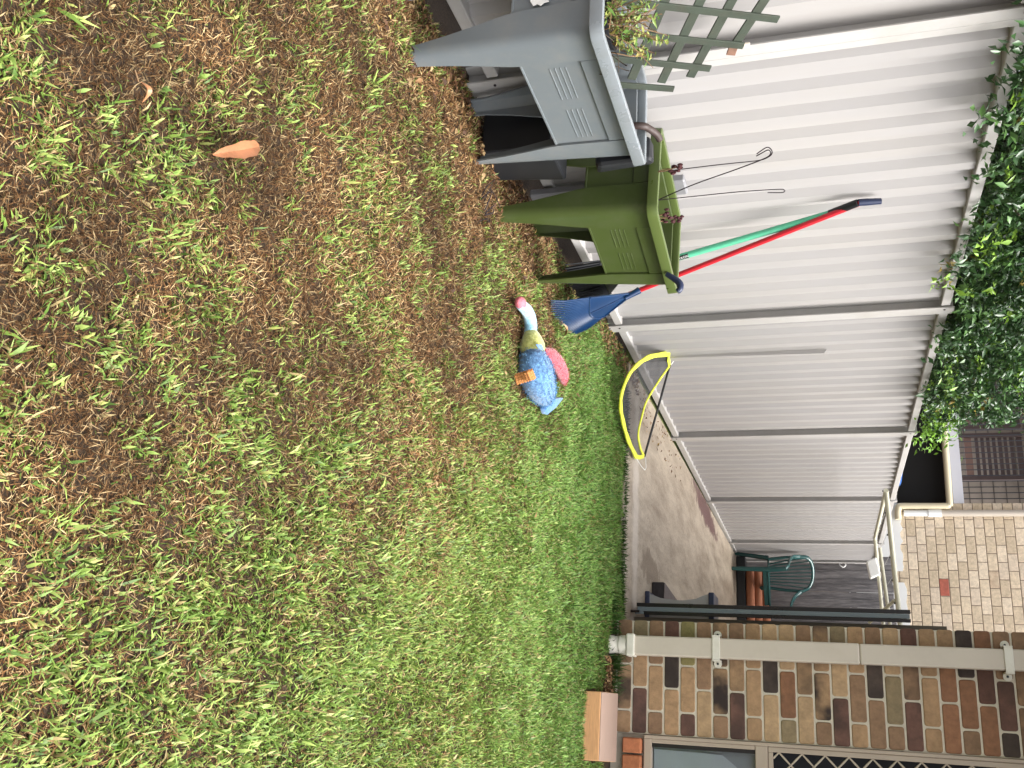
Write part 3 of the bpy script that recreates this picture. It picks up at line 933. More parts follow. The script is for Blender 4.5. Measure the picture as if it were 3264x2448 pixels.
def planter(name, label, cx, cy, rot, L, Wd, H, zt, m, mrim, groups=2, soil=0.12, foot_inset=0.02, tilt=0.0, tilt2=0.0):
    t = Thing(name, label, 'planter', (cx, cy, 0), 'raised plastic planters along the fence')
    R = Matrix.Translation((cx, cy, 0)) @ Matrix.Rotation(rot, 4, 'Z') @ Matrix.Rotation(tilt, 4, 'X') @ Matrix.Rotation(tilt2, 4, 'Y')
    hx, hy = L/2-0.028, Wd/2-0.028
    zl = H-0.03
    def ins(z): return foot_inset*(1-z/zl)
    # legs: rounded angle sections that widen upwards
    def leg_sec(sx, sy, z):
        i = ins(z)
        w = 0.046 + 0.066*min(1, max(0, z)/zt)**1.2 + 0.012*max(0, (z-zt)/(zl-zt))
        r = 0.034
        X, Y = hx-i, hy-i
        out = [(X-w, Y)] + [(X-r+r*math.sin(a), Y-r+r*math.cos(a)) for a in (0, .52, 1.05, 1.57)] + [(X, Y-w)]
        th = 0.007
        inn = [(X-th, Y-w), (X-th, Y-r), (X-r, Y-th), (X-w, Y-th)]
        return [(sx*x, sy*y, z) for x, y in out+inn]
    for sx in (-1, 1):
        for sy in (-1, 1):
            zs = [-0.09, 0.0, 0.1, 0.2, zt-0.02, zt+0.03, zl]
            V, Fc = [], []
            secs = [leg_sec(sx, sy, max(z, 0.0) if z > 0 else 0.0) for z in zs]
            for z, sc_ in zip(zs, secs):
                V += [(a, b, z) for a, b, _ in sc_]
            n = len(secs[0])
            for j in range(len(zs)-1):
                for i in range(n):
                    q = (j*n+i, j*n+(i+1) % n, (j+1)*n+(i+1) % n, (j+1)*n+i)
                    Fc.append(q if sx*sy < 0 else q[::-1])
            Fc += [tuple(range(n)), tuple(range((len(zs)-1)*n, len(zs)*n))]
            t.part('leg', xform((V, Fc), R), m, smooth=True)
    # tub walls, set back a little from the faces of the legs
    d = 0.009
    def wallpan(axis, sgn):
        P = []
        for off in (0.0, 0.006):
            for (u, z) in ((-1, zt), (1, zt), (1, zl), (-1, zl)):
                i = ins(z) + d + off
                if axis == 'y':
                    P.append((u*(hx-ins(z)-0.012), sgn*(hy-i), z))
                else:
                    P.append((sgn*(hx-i), u*(hy-ins(z)-0.02), z))
        return hexa(P)
    for axis, sgn in (('y', 1), ('y', -1), ('x', 1), ('x', -1)):
        side = t.part('side_panel', xform(bev(wallpan(axis, sgn), 0.002, 1), R), m)
        # bead below the rim and two groups of fine ribs
        half = (hx if axis == 'y' else hy) - 0.125
        def strip(u0, u1, z, dz, pr):
            P = []
            for zz in (z-dz, z+dz):
                i = ins(zz)+d
                for (u, o) in ((u0, 0.001), (u1, 0.001), (u1, -pr), (u0, -pr)):
                    if axis == 'y': P.append((u, sgn*(hy-i-o), zz))
                    else: P.append((sgn*(hx-i-o), u, zz))
            return bev(hexa(P), 0.0015, 1)
        t.part('ledge', xform(strip(-half+0.002, half-0.002, zl-0.036, 0.036, 0.0085), R), m, parent=side)
        for g in range(groups):
            if axis == 'x': continue
            u0 = -half*0.86 + g*half*1.0
            for k in range(4):
                t.part('rib', xform(strip(u0, u0+half*0.74, zl-0.125-0.017*k, 0.0022, 0.0022), R), m, parent=side)
        t.part('bottom_lip', xform(strip(-half-0.02, half+0.02, zt+0.004, 0.004, 0.003), R), m, parent=side)
    t.part('tub_floor', xform(box(-hx+0.06, hx-0.06, -hy+0.06, hy-0.06, zt+0.004, zt+0.012), R), m)
    t.part('soil', xform(heightfield(-hx+0.03, hx-0.03, -hy+0.03, hy-0.03, 26, 18, lambda X, Y: H-soil+0.02*(vnoise(X*30+9, Y*30+5, 8)-0.5)), R), MAT['soil'], smooth=True)
    # rim: rolled edge swept round a rounded rectangle
    prof = [(-0.026, H-0.010), (-0.024, H-0.002), (-0.020, H), (-0.0035, H), (-0.001, H-0.002), (0.003, H-0.036), (0.002, H-0.039), (-0.002, H-0.039), (-0.020, H-0.034)]
    ring = rrect(L/2, Wd/2, 0.04)
    V, Fc = [], []
    for (x, y, nx, ny) in ring:
        for (o, z) in prof:
            V.append((x+nx*o, y+ny*o, z))
    n, k_ = len(ring), len(prof)
    for i in range(n):
        for j in range(k_):
            Fc.append((i*k_+j, ((i+1) % n)*k_+j, ((i+1) % n)*k_+(j+1) % k_, i*k_+(j+1) % k_))
    t.part('rim', xform((V, Fc), R), mrim, smooth=True)
    return t, R

gp, gR = planter('planter', 'grey plastic planter on four legs holding a trellis and weeds', 0.219, 2.613, math.pi/2, 0.745, 0.368, 0.60, 0.305, MAT['plastic_grey'], MAT['plastic_grey_rim_lit'])
# torn paper label on the near end
ly = 2.2725
gp.part('torn_label', prism([tuple(W(a, b, 1, ly)) for a, b in ((1146, -12), (1146, 4), (1152, 13), (1160, 9), (1168, 13), (1176, 6), (1186, 4), (1180, -12))], (0, -0.0015, 0)), MAT['sticker'])
rp, rR = planter('planter', 'olive green plastic planter holding bare wire hooks and dried flowers', 0.28, 3.502, math.radians(86.85), 0.678, 0.392, 0.607, 0.315, MAT['plastic_green'], MAT['plastic_green_rim_lit'], groups=2, soil=0.19, tilt=0.029, tilt2=0.025)

# black tub under the grey planter
single('nursery_tub', bev(hexa([(0.075, 2.99, -0.03), (0.26, 2.99, -0.03), (0.26, 3.19, -0.03), (0.075, 3.19, -0.03), (0.058, 2.97, 0.25), (0.278, 2.97, 0.25), (0.278, 3.21, 0.25), (0.058, 3.21, 0.25)]), 0.01, 2),
       MAT['black_plastic'], 'black plastic tub on the ground behind the legs of the grey planter', 'tub')

# trellis in the grey planter
trel = Thing('trellis', 'broken dark green timber lattice trellis stuck in the grey planter', 'trellis', (0.12, 2.7, 0.48))
def cropT(x, y):      # reading scale of the enlarged corner of the photograph
    return (1850+x*0.2712)/S, (y*0.2712)/S
TX = 0.12
def slat(p, q, layer, w=0.030, th=0.007, m=None, ext0=0.0, ext1=0.0, name='slat'):
    a = W(*cropT(*p), 0, TX); b = W(*cropT(*q), 0, TX)
    d_ = (b-a)/np.linalg.norm(b-a)
    a = a - d_*ext0; b = b + d_*ext1
    s_ = np.array([0, -d_[2], d_[1]])
    x0 = TX + (0.0005 if layer else -0.0075)
    P = []
    for xx in (x0, x0+th):
        for e, sg in ((a, -1), (b, -1), (b, 1), (a, 1)):
            v = e + s_*sg*w/2
            P.append((xx, v[1], v[2]))
    return trel.part(name, bev(hexa(P), 0.0012, 1), m or MAT['trellis'])
slat((840, 45), (2330, 215), 1, ext0=0.18)
slat((900, 420), (1920, 525), 1, ext0=0.18)
slat((400, 680), (1530, 795), 1, ext0=0.05)
slat((510, 990), (1100, 1035), 1, ext0=0.05)
slat((1000, -330), (2330, -170), 1, ext0=0.1)
for p, q in (((2170, 0), (1800, 560)), ((1790, 0), (1290, 915)), ((1420, 0), (950, 980)), ((1000, 0), (600, 940))):
    slat(p, q, 0, ext0=0.16)
slat((1800, 562), (1765, 655), 0, m=MAT['broken_wood'], name='broken_end')
slat((1921, 520), (1990, 515), 1, w=0.022, m=MAT['raw_wood'], name='split_end')

# weeds in a pot inside the grey planter
pot = Thing('potted_weeds', 'leggy green and yellow weeds in a black pot inside the grey planter', 'potted plant', (0.235, 2.41, 0.455))
pc = (0.235, 2.41, 0.455)
pot.part('pot', lathe([(0.0, 0.0), (0.055, 0.0), (0.075, 0.12), (0.08, 0.125), (0.08, 0.135), (0.07, 0.135), (0.066, 0.10), (0.0, 0.10)], pc, 22), MAT['black_plastic'], smooth=True)
stems, lp = [], []
for k in range(60):
    a = random.uniform(0, 6.28); r0 = random.uniform(0, 0.07)
    b0 = np.array([pc[0]+r0*math.cos(a), pc[1]+r0*math.sin(a)*1.4, pc[2]+0.1])
    h = random.uniform(0.05, 0.19)
    ln = np.array([random.uniform(-0.06, 0.09), random.uniform(-0.14, 0.13), h])
    m_ = b0 + ln*0.55 + np.array([random.uniform(-.02, .02), random.uniform(-.02, .02), 0.01])
    e_ = b0 + ln
    stems.append(tube([b0, m_, e_], [0.0022, 0.0018, 0.001], 5))
    for j in range(random.randint(4, 9)):
        tt = random.uniform(0.35, 1.05)
        lp.append((b0*(1-tt)+e_*tt, h))
pot.part('stems', join(*stems), MAT['dry_stem'])
c_ = np.array([p for p, _ in lp]); n = len(c_)
dr = rng.normal(0, 1, (n, 3)); dr[:, 2] = np.abs(dr[:, 2])*0.5
colr = np.array([(0.17, 0.25, 0.05), (0.1, 0.19, 0.035), (0.3, 0.33, 0.09), (0.36, 0.3, 0.08), (0.09, 0.06, 0.03)])[rng.choice(5, n, p=[.35, .3, .2, .07, .08])]*rng.uniform(0.7, 1.2, (n, 1))
lv = leaves(c_, dr, rng.normal(0, .5, (n, 3))+[0.4, -0.3, 1], rng.uniform(0.018, 0.045, n), rng.uniform(0.007, 0.014, n), colr)
lo = fast_obj('foliage', lv, MAT['leaf'], kind='stuff', parent=pot.e)
lo.location = -pot.loc
# dry roots spilling over the rim
rt = []
for k in range(26):
    a0 = np.array([0.24+random.uniform(-.05, .1), 2.44+random.uniform(-.06, .09), 0.555])
    a1 = a0 + np.array([random.uniform(.0, .07), random.uniform(-.05, .07), random.uniform(-.01, .06)])
    a2 = a1 + np.array([random.uniform(-.02, .05), random.uniform(-.05, .06), random.uniform(-.05, .02)])
    rt.append(tube(smoothpath([a0, a1, a2], 4), [0.0016]*9, 4))
pot.part('dry_roots', join(*rt), MAT['bark'])

# brown branch from the grey planter, black bag, wire hooks, dried flowers, trowel handle
def pt(x, y, ax, v): return W(x, y, ax, v)
b1 = smoothpath([pt(1383, 268, 1, 2.90)-np.array([0, 0, .06]), pt(1386, 272, 1, 2.90), pt(1402, 278, 1, 2.93), pt(1418, 290, 1, 2.97), pt(1425, 301, 1, 3.0)], 5)
single('branch', tube(b1, [0.013]*len(b1), 10), MAT['branch'], 'short thick brown branch bridging the rims of the grey and green planters', 'branch', smooth=True)
single('plastic_bag', bev(hexa([(0.27, 2.985, 0.40), (0.37, 2.99, 0.42), (0.36, 3.06, 0.40), (0.26, 3.05, 0.42), (0.26, 2.985, 0.615), (0.365, 2.995, 0.61), (0.35, 3.05, 0.625), (0.27, 3.04, 0.615)]), 0.018, 2),
       MAT['black_plastic'], 'crumpled black plastic wedged between the grey and green planters', 'plastic bag')

def hookwire(pts, lab_):
    single('wire_hook', tube(smoothpath(pts, 5), 0.0021, 6), MAT['wire'], lab_, 'wire hook', 'wire hanger hooks standing in the green planter', smooth=True)
HX = 0.30
def Hk(x, y): return W(x, y, 0, HX)
def dn(p, dz): return p - np.array([0, 0, dz])
w1 = [Hk(1420, 372), Hk(1452, 368), Hk(1560, 355), Hk(1636, 347), Hk(1660, 339), Hk(1668, 330), Hk(1664, 321), Hk(1655, 319), Hk(1635, 332)]
w2 = [Hk(1400, 443), Hk(1426, 430), Hk(1500, 398), Hk(1590, 366), Hk(1650, 343), Hk(1664, 333), Hk(1663, 326), Hk(1656, 325), Hk(1634, 337)]
w3 = [Hk(1395, 437), Hk(1425, 432), Hk(1500, 424), Hk(1600, 414), Hk(1680, 409), Hk(1693, 410), Hk(1695, 413), Hk(1688, 416), Hk(1658, 416)]
hookwire(w1, 'upright dark wire hook beside the dried flower head in the green planter')
hookwire(w2, 'slanting dark wire hook crossing to meet the other hook')
hookwire(w3, 'straight dark wire with a tight bent end nearest the mint handle')

def sprig(label, base, tops, rad):
    t = Thing('dried_flower', label, 'dried flower', base, 'dried flowers in the green planter')
    sv = []
    for tp in tops:
        mid_ = (np.asarray(base)+np.asarray(tp))/2 + rng.normal(0, .008, 3)
        sv.append(tube(smoothpath([base, mid_, tp], 3), [0.0022]*7, 5))
    t.part('stem', join(*sv), MAT['dry_stem'])
    fl = []
    for tp in tops:
        for k in range(6):
            q = np.asarray(tp)+rng.normal(0, rad, 3)
            s_ = random.uniform(0.004, 0.008)
            fl.append(ellipsoid(q, [(s_, 0, 0), (0, s_, 0), (0, 0, s_*1.4)], 6, 4, 0.5))
    t.part('flower_head', join(*fl), MAT['dry_red'])
HX = 0.30
sprig('dried dark red flower head beside the crossing wire hooks', Hk(1418, 372), [Hk(1462, 361), Hk(1452, 366)], 0.008)
sprig('dried dark red flower head drooping over the green planter rim beside the mint handle', Hk(1415, 470), [Hk(1440, 462), Hk(1455, 470), Hk(1466, 472), Hk(1432, 478)], 0.008)
tr = smoothpath([W(1440, 592, 1, 3.62), W(1450, 598, 1, 3.62), W(1462, 606, 1, 3.62), W(1469, 614, 1, 3.62), W(1469, 624, 1, 3.62), W(1463, 630, 1, 3.62)], 5)
single('tool_handle', tube(tr, [0.011+0.003*math.sin(i/len(tr)*3.1) for i in range(len(tr))], 10), MAT['navy'], 'curved navy plastic tool handle hooked over the green planter rim', 'handle', smooth=True)
gt = [W(1464, 388, 0, .075), W(1478, 386, 0, .075), W(1474, 414, 0, .075), W(1465, 418, 0, .075)]
single('plastic_tray', bev(box(0.05, 0.085, min(g_[1] for g_ in gt), max(g_[1] for g_ in gt), -0.03, max(g_[2] for g_ in gt)), 0.006, 1), MAT['grey_tray'],
       'grey plastic tray standing between the green planter and the fence', 'tray')

tw = []
for k in range(9):
    a0 = W(1050, 455, 2, 0.01) + np.array([random.uniform(-.04, .04), random.uniform(-.06, .06), 0])
    a1 = a0 + np.array([random.uniform(-.05, .05), random.uniform(-.07, .07), random.uniform(.01, .04)])
    a2 = a1 + np.array([random.uniform(-.05, .05), random.uniform(-.06, .06), random.uniform(-.02, .02)])
    tw.append(tube(smoothpath([a0, a1, a2], 3), np.linspace(0.0028, 0.0012, 7), 5))
single('dead_twig', join(*tw), MAT['wire'], 'small tangle of dead black twigs on the lawn by the green planter leg', 'twig')

# ================================================================== RAKES
rake = Thing('leaf_rake', 'blue plastic leaf rake with red handle leaning against the fence', 'rake', (0.35, 4.25, 0))
tipL, tipR = W(1192, 652, 2, 0.012), W(1258, 721, 2, 0.012)
neck = W(1368, 632, 0, 0.235)
top = W(1862, 437, 0, 0.062)
rake.part('handle', tube([neck+(neck-top)*0.02, (neck+top)/2, top], 0.0125, 14), MAT['red_handle'], smooth=True)
gtop = W(1896, 435, 0, 0.058)
dh = (gtop-top)/np.linalg.norm(gtop-top)
grip = rake.part('grip', tube([top-dh*0.015, top+dh*0.02, top+dh*0.08, gtop], [0.015, 0.0155, 0.013, 0.009], 14), MAT['navy'], smooth=True)
hl = [gtop + dh*0.008*math.cos(a) + np.array([0, 1, 0])*0.009*math.sin(a) for a in np.linspace(0, 6.28, 13)]
rake.part('hanging_loop', tube(hl, 0.003, 6), MAT['navy'], parent=grip)
vL, vR = tipL-neck, tipR-neck
fn = np.cross(vL, vR); fn /= np.linalg.norm(fn)
if fn @ (CAM-neck) < 0: fn = -fn
def fan(s, t):     # s across 0..1, t from the neck 0 to the tips 1
    v = vL*(1-s)+vR*s
    lm = np.linalg.norm(vL)*(1-s)+np.linalg.norm(vR)*s
    v = v/np.linalg.norm(v)*lm
    bow = 0.028*math.sin(math.pi*s)
    curl = -0.03*max(0, t-0.85)/0.15
    p = neck + v*t + fn*(bow*t+curl*0.4)
    return p
side = np.cross(fn, (vL+vR)); side /= np.linalg.norm(side)
# solid webbed plate near the neck
V, Fc = [], []
NS, NT = 16, 8
for off in (0.0, -0.004):
    for j in range(NT+1):
        t_ = 0.05 + (0.56-0.05)*j/NT
        for i in range(NS+1):
            V.append(tuple(fan(i/NS, t_) + fn*off))
st_ = (NT+1)*(NS+1)
for j in range(NT):
    for i in range(NS):
        a = j*(NS+1)+i
        Fc.append((a, a+1, a+NS+2, a+NS+1))
        Fc.append((st_+a, st_+a+NS+1, st_+a+NS+2, st_+a+1))
for j in range(NT):
    for i in (0, NS):
        a = j*(NS+1)+i
        Fc.append((a, a+NS+1, st_+a+NS+1, st_+a))
for i in range(NS):
    a = NT*(NS+1)+i
    Fc.append((a, a+1, st_+a+1, st_+a))
head = rake.part('head_plate', (V, Fc), MAT['rake_blue'], smooth=True)
rake.part('socket', tube([fan(.5, .12)+fn*0.008, neck+(top-neck)/np.linalg.norm(top-neck)*0.035], [0.012, 0.018], 14), MAT['rake_blue'], parent=head, smooth=True)
rake.part('plate_edge', tube([tuple(fan(i/NS, 0.56)+fn*0.003) for i in range(NS+1)], 0.0035, 6), MAT['rake_blue'], parent=head)
for s_ in (0.0, 0.5, 1.0):
    rake.part('stiffener', tube([tuple(fan(s_, t_)+fn*0.003) for t_ in (0.06, 0.3, 0.55)], [0.006, 0.0045, 0.0035], 6), MAT['rake_blue'], parent=head)
for i in range(27):
    s_ = (i+0.5)/27
    P = [fan(s_, t_) for t_ in (0.55, 0.7, 0.85, 0.95, 1.0)]
    rake.part('tine', tube(P, [0.0046, 0.0044, 0.0040, 0.0032, 0.0019], 6, flat=0.8), MAT['rake_blue'])

broom = Thing('broom', 'mint green handled broom with black head leaning behind the red rake', 'broom', (0.15, 4.4, 0))
bt, bb = W(1795, 461, 0, 0.07), W(1325, 597, 0, 0.165)
ax_ = (bt-bb)/np.linalg.norm(bt-bb)
pole = broom.part('handle', tube([bb, (bb+bt)/2, bt], 0.0155, 14), MAT['mint_handle'], smooth=True)
g2 = W(1853, 438, 0, 0.066)
broom.part('grip', tube([bt-ax_*0.005, (bt+g2)/2, g2], [0.0175, 0.0175, 0.0165], 14), MAT['black_plastic'], smooth=True)
# head: black block with bristles reaching the ground
hb = bb.copy()
broom.part('head_block', bev(hexa([(hb[0]-0.04, hb[1]-0.13, hb[2]-0.035), (hb[0]+0.03, hb[1]-0.13, hb[2]-0.05), (hb[0]+0.03, hb[1]+0.16, hb[2]-0.05), (hb[0]-0.04, hb[1]+0.16, hb[2]-0.035),
                                   (hb[0]-0.03, hb[1]-0.05, hb[2]+0.02), (hb[0]+0.02, hb[1]-0.05, hb[2]+0.015), (hb[0]+0.02, hb[1]+0.06, hb[2]+0.015), (hb[0]-0.03, hb[1]+0.06, hb[2]+0.02)]), 0.008, 2), MAT['black_plastic'])
br = []
for i in range(30):
    for j in range(5):
        y = hb[1]-0.122+0.276*i/29; x = hb[0]-0.03+0.05*j/4
        br.append(tube([(x, y, hb[2]-0.04), (x+random.uniform(0, .03)+0.015, y+random.uniform(-.01, .01)+(i-15)*0.0015, 0.0)], [0.0045, 0.003], 4))
broom.part('bristles', join(*br), MAT['black_plastic'], kind='stuff')
# black maker's label on the mint handle
lc = W(1480, 555, 0, 0.13)
tt = ((lc-bb) @ ax_)
ca, cb = bb+ax_*(tt-0.026), bb+ax_*(tt+0.026)
tocam = CAM-lc; tocam = tocam - ax_*(tocam @ ax_); tocam /= np.linalg.norm(tocam)
sdv = np.cross(ax_, tocam); sdv /= np.linalg.norm(sdv)
V, Fc = [], []
for k in range(8):
    an = -0.35+1.45*k/7
    o_ = (tocam*math.cos(an)+sdv*math.sin(an))*0.0163
    V += [tuple(ca+o_), tuple(cb+o_)]
for k in range(7):
    Fc.append((2*k, 2*k+1, 2*k+3, 2*k+2))
broom.part('label_band', (V, Fc), MAT['black_plastic'], parent=pole)
def text_part(th, txt, size, org, xdir, ydir, m, parent, name='lettering'):
    cu = bpy.data.curves.new(name, 'FONT')
    cu.body = txt; cu.size = size; cu.align_x = 'CENTER'; cu.align_y = 'CENTER'; cu.extrude = 0.0002; cu.space_character = 1.1
    ob = bpy.data.objects.new(name, cu)
    col.objects.link(ob)
    dg = bpy.context.evaluated_depsgraph_get()
    me = bpy.data.meshes.new_from_object(ob.evaluated_get(dg))
    bpy.data.objects.remove(ob)
    bpy.data.curves.remove(cu)
    me.materials.clear(); me.materials.append(m)
    o = bpy.data.objects.new(name, me)
    col.objects.link(o)
    o.parent = parent
    z_ = np.cross(xdir, ydir)
    mt = Matrix.Identity(4)
    for i in range(3):
        mt[i][0], mt[i][1], mt[i][2], mt[i][3] = xdir[i], ydir[i], z_[i], org[i]-th.loc[i]
    o.matrix_local = mt
    return o
am = 0.37
nrm = tocam*math.cos(am)+sdv*math.sin(am)
yd = np.cross(nrm, ax_)
text_part(broom, 'AXON', 0.017, (ca+cb)/2 + nrm*0.0170, ax_, yd, MAT['white_paint'], pole)

# ================================================================== PLUSH TOY
toy = Thing('plush_toy', 'plush toy with blue body, yellow neck and pink-tipped pale snout lying on grass', 'toy', (0.86, 3.62, 0))
def tp(cx, cy, z): return W((1600+cx*0.3316)/S, (850+cy*0.3316)/S, 2, z) - np.array([0, 0, 0.008])
def plump(P, R, seg=18, flat=0.85):
    return tube(smoothpath(P, 6), np.interp(np.linspace(0, 1, (len(P)-1)*6+1), np.linspace(0, 1, len(R)), R), seg, flat=flat)
toy.part('snout', plump([tp(188, 352, .045), tp(262, 430, .045), tp(292, 530, .045), tp(295, 640, .045)], [.022, .027, .030, .030, .032]), MAT['plush_pale'], smooth=True)
toy.part('nose', plump([tp(168, 330, .043), tp(185, 338, .045), tp(205, 360, .045)], [.006, .020, .026, .0255]), MAT['plush_pink'], smooth=True)
toy.part('collar_band', plump([tp(293, 612, .045), tp(296, 628, .045)], [.0325, .0335]), MAT['plush_band'], smooth=True)
toy.part('neck', plump([tp(296, 632, .045), tp(305, 700, .05), tp(310, 780, .052), tp(320, 850, .055)], [.033, .047, .060, .062, .050]), MAT['plush_yellow'], smooth=True)
body_path = [tp(310, 800, .05), tp(325, 900, .06), tp(345, 1020, .062), tp(385, 1130, .06), tp(430, 1220, .05), tp(455, 1270, .035)]
body_rad = [.034, .072, .087, .086, .073, .050, .017]
bodyvf = plump(body_path, body_rad, 22, 0.8)
body = toy.part('body', bodyvf, MAT['plush_blue'], smooth=True)
ear_vf = plump([tp(425, 800, .04), tp(500, 860, .045), tp(565, 950, .045), tp(605, 1040, .04), tp(615, 1110, .03)], [.012, .032, .040, .040, .034, .016], 16, 0.7)
toy.part('ear', ear_vf, MAT['plush_red'], smooth=True)
tl = [tp(440, 1262, .04), tp(555, 1250, .03), tp(480, 1345, .02), tp(395, 1415, .015), tp(378, 1360, .02)]
toy.part('tail', bev(prism(tl, (0.004, 0.006, 0.028)), 0.006, 2), MAT['plush_blue_flat'], smooth=True)
toy.part('neck_flap', bev(prism([tp(335, 745, .108), tp(385, 745, .1), tp(405, 800, .095), tp(375, 800, .108)], (0, 0, 0.008)), 0.003, 1), MAT['plush_blue_flat'])
# ribbed orange patch wrapping the near side of the body
pr = []
for j in range(14):
    u_ = j/13
    P = []
    for k in range(8):
        t_ = k/7
        cx_, cy_ = 302+35*t_ - (158+8*t_)*u_, 990+84*t_ + 50*u_ + (4 if j % 2 else -4)
        z_ = 0.128 - 0.112*u_**1.6
        P.append(tp(cx_, cy_, max(z_, 0.012)) + np.array([0, 0, 0.0015*(-1)**k]))
    pr.append(tube(P, 0.0046, 6))
pt_ = toy.part('ribbed_patch', join(*pr), MAT['plush_ribbed'], smooth=True)
# plush fibres on body and ear
def fuzz(vf, n, c1, c2, ln):
    V = np.array(vf[0]); cen = V.mean(0)
    idx = rng.choice(len(V), n)
    b = V[idx] + rng.normal(0, 0.004, (n, 3))
    nn = b-cen; nn /= np.linalg.norm(nn, axis=1)[:, None]
    d_ = nn + rng.normal(0, 0.6, (n, 3))
    c = np.asarray(c1)+(np.asarray(c2)-np.asarray(c1))*rng.random((n, 1))
    return leaves(b+nn*0.001, d_, rng.normal(0, 1, (n, 3)), np.full(n, ln), np.full(n, 0.0022), c)
fz = fast_obj('fibres', fuzz(bodyvf, 5000, srgb(40, 74, 114), srgb(122, 168, 208), 0.014), MAT['fuzz'], kind='stuff', parent=toy.e)
fz.location = -toy.loc
fz = fast_obj('fibres', fuzz(ear_vf, 1500, srgb(130, 34, 52), srgb(195, 98, 110), 0.009), MAT['fuzz'], kind='stuff', parent=toy.e)
fz.location = -toy.loc

# ================================================================== POP-UP GOAL
goal = Thing('popup_goal', 'collapsed neon yellow pop-up goal with black net slumped against the fence', 'goal', (0.35, 6.0, 0))
def cg(q): return (1900+q[0]*0.6166)/S, (1000+q[1]*0.6166)/S
pa, pb, pc3 = np.array([.06, 5.914, .235]), W(*cg((203, 738)), 2, 0.03), W(*cg((124, 480)), 2, 0.045)
gnrm = np.cross(pb-pa, pc3-pa)
if gnrm[2] < 0: gnrm = -gnrm
gnrm /= np.linalg.norm(gnrm)
def gp_(q): return WP(*cg(q), pa, gnrm)
outer = smoothpath([gp_(q) for q in [(375, 205), (280, 220), (220, 255), (170, 310), (133, 400), (124, 480), (137, 560), (162, 650), (203, 738)]], 5)
inner = smoothpath([gp_(q) for q in [(378, 268), (320, 350), (260, 450), (235, 530), (216, 620), (226, 690), (245, 735)]], 7)
def band(P, w, th):
    V, Fc = [], []
    P = [np.asarray(p) for p in P]
    n = len(P)
    for i, p in enumerate(P):
        t_ = P[min(i+1, n-1)]-P[max(i-1, 0)]; t_ /= np.linalg.norm(t_)
        s_ = np.cross(gnrm, t_); s_ /= np.linalg.norm(s_)
        wi = w*(1+0.15*math.sin(i*1.3))
        V += [tuple(p-s_*wi/2), tuple(p+s_*wi/2), tuple(p+s_*wi/2+gnrm*th), tuple(p-s_*wi/2+gnrm*th)]
    for i in range(n-1):
        for k in range(4):
            k2 = (k+1) % 4
            Fc.append((i*4+k, i*4+k2, (i+1)*4+k2, (i+1)*4+k))
    Fc += [(3, 2, 1, 0), ((n-1)*4, (n-1)*4+1, (n-1)*4+2, (n-1)*4+3)]
    return V, Fc
goal.part('outer_hem', band(outer, 0.030, 0.008), MAT['neon'])
goal.part('inner_hem', band(inner, 0.016, 0.006), MAT['neon'])
goal.part('end_hem', band([gp_((375, 205)), gp_((372, 235)), gp_((378, 268))], 0.03, 0.005), MAT['neon'])
goal.part('end_hem', band([gp_((203, 738)), gp_((225, 742)), gp_((245, 735))], 0.025, 0.005), MAT['neon'])
goal.part('pole', tube([gp_((383, 262)), gp_((250, 738))], 0.0075, 10), MAT['black_rod'], smooth=True)
no = 40
Vn, Fn = [], []
op = [np.asarray(p) for p in outer]; ip = [np.asarray(p) for p in inner]
oi = [op[min(len(op)-1, int(i/no*(len(op)-1)+.5))] for i in range(no+1)]
ii = [ip[min(len(ip)-1, int(i/no*(len(ip)-1)+.5))] for i in range(no+1)]
for a_, b_ in zip(oi, ii):
    for k in range(5):
        sag = -0.012*math.sin(math.pi*k/4)
        p = a_*(1-k/4)+b_*k/4
        Vn.append(tuple(p+gnrm*sag))
for i in range(no):
    for k in range(4):
        Fn.append((i*5+k, (i+1)*5+k, (i+1)*5+k+1, i*5+k+1))
goal.part('net', (Vn, Fn), MAT['net'], smooth=True)
goal.part('wire_end', tube([gp_((375, 198)), gp_((413, 194)), gp_((422, 205)), gp_((420, 218)), gp_((385, 268))], 0.0028, 6), MAT['white_paint'])
goal.part('wire_end', tube([gp_((205, 742)), gp_((235, 790)), gp_((252, 808)), gp_((258, 795)), gp_((256, 745))], 0.0028, 6), MAT['white_paint'])

# ================================================================== FAR END OF THE PATIO
pf = Thing('paling_fence', 'weathered dark grey timber paling fence behind the green chair', 'fence', (1.0, 14.05, 0))
x = -0.06
k = 0
while x < 3.6:
    w_ = random.uniform(0.092, 0.102)
    h_ = 2.03 + random.uniform(-0.015, 0.02)
    yo = 14.02 + random.uniform(-0.006, 0.006) + (0.014 if k % 2 else 0)
    pf.part('paling', box(x, x+w_, yo, yo+0.013, -0.05, h_), MAT['paling'])
    x += w_ + random.uniform(-0.008, 0.004)
    k += 1
for z in (0.35, 1.5):
    pf.part('rail', box(-0.06, 3.6, 14.056, 14.10, z, z+0.07), MAT['paling'])

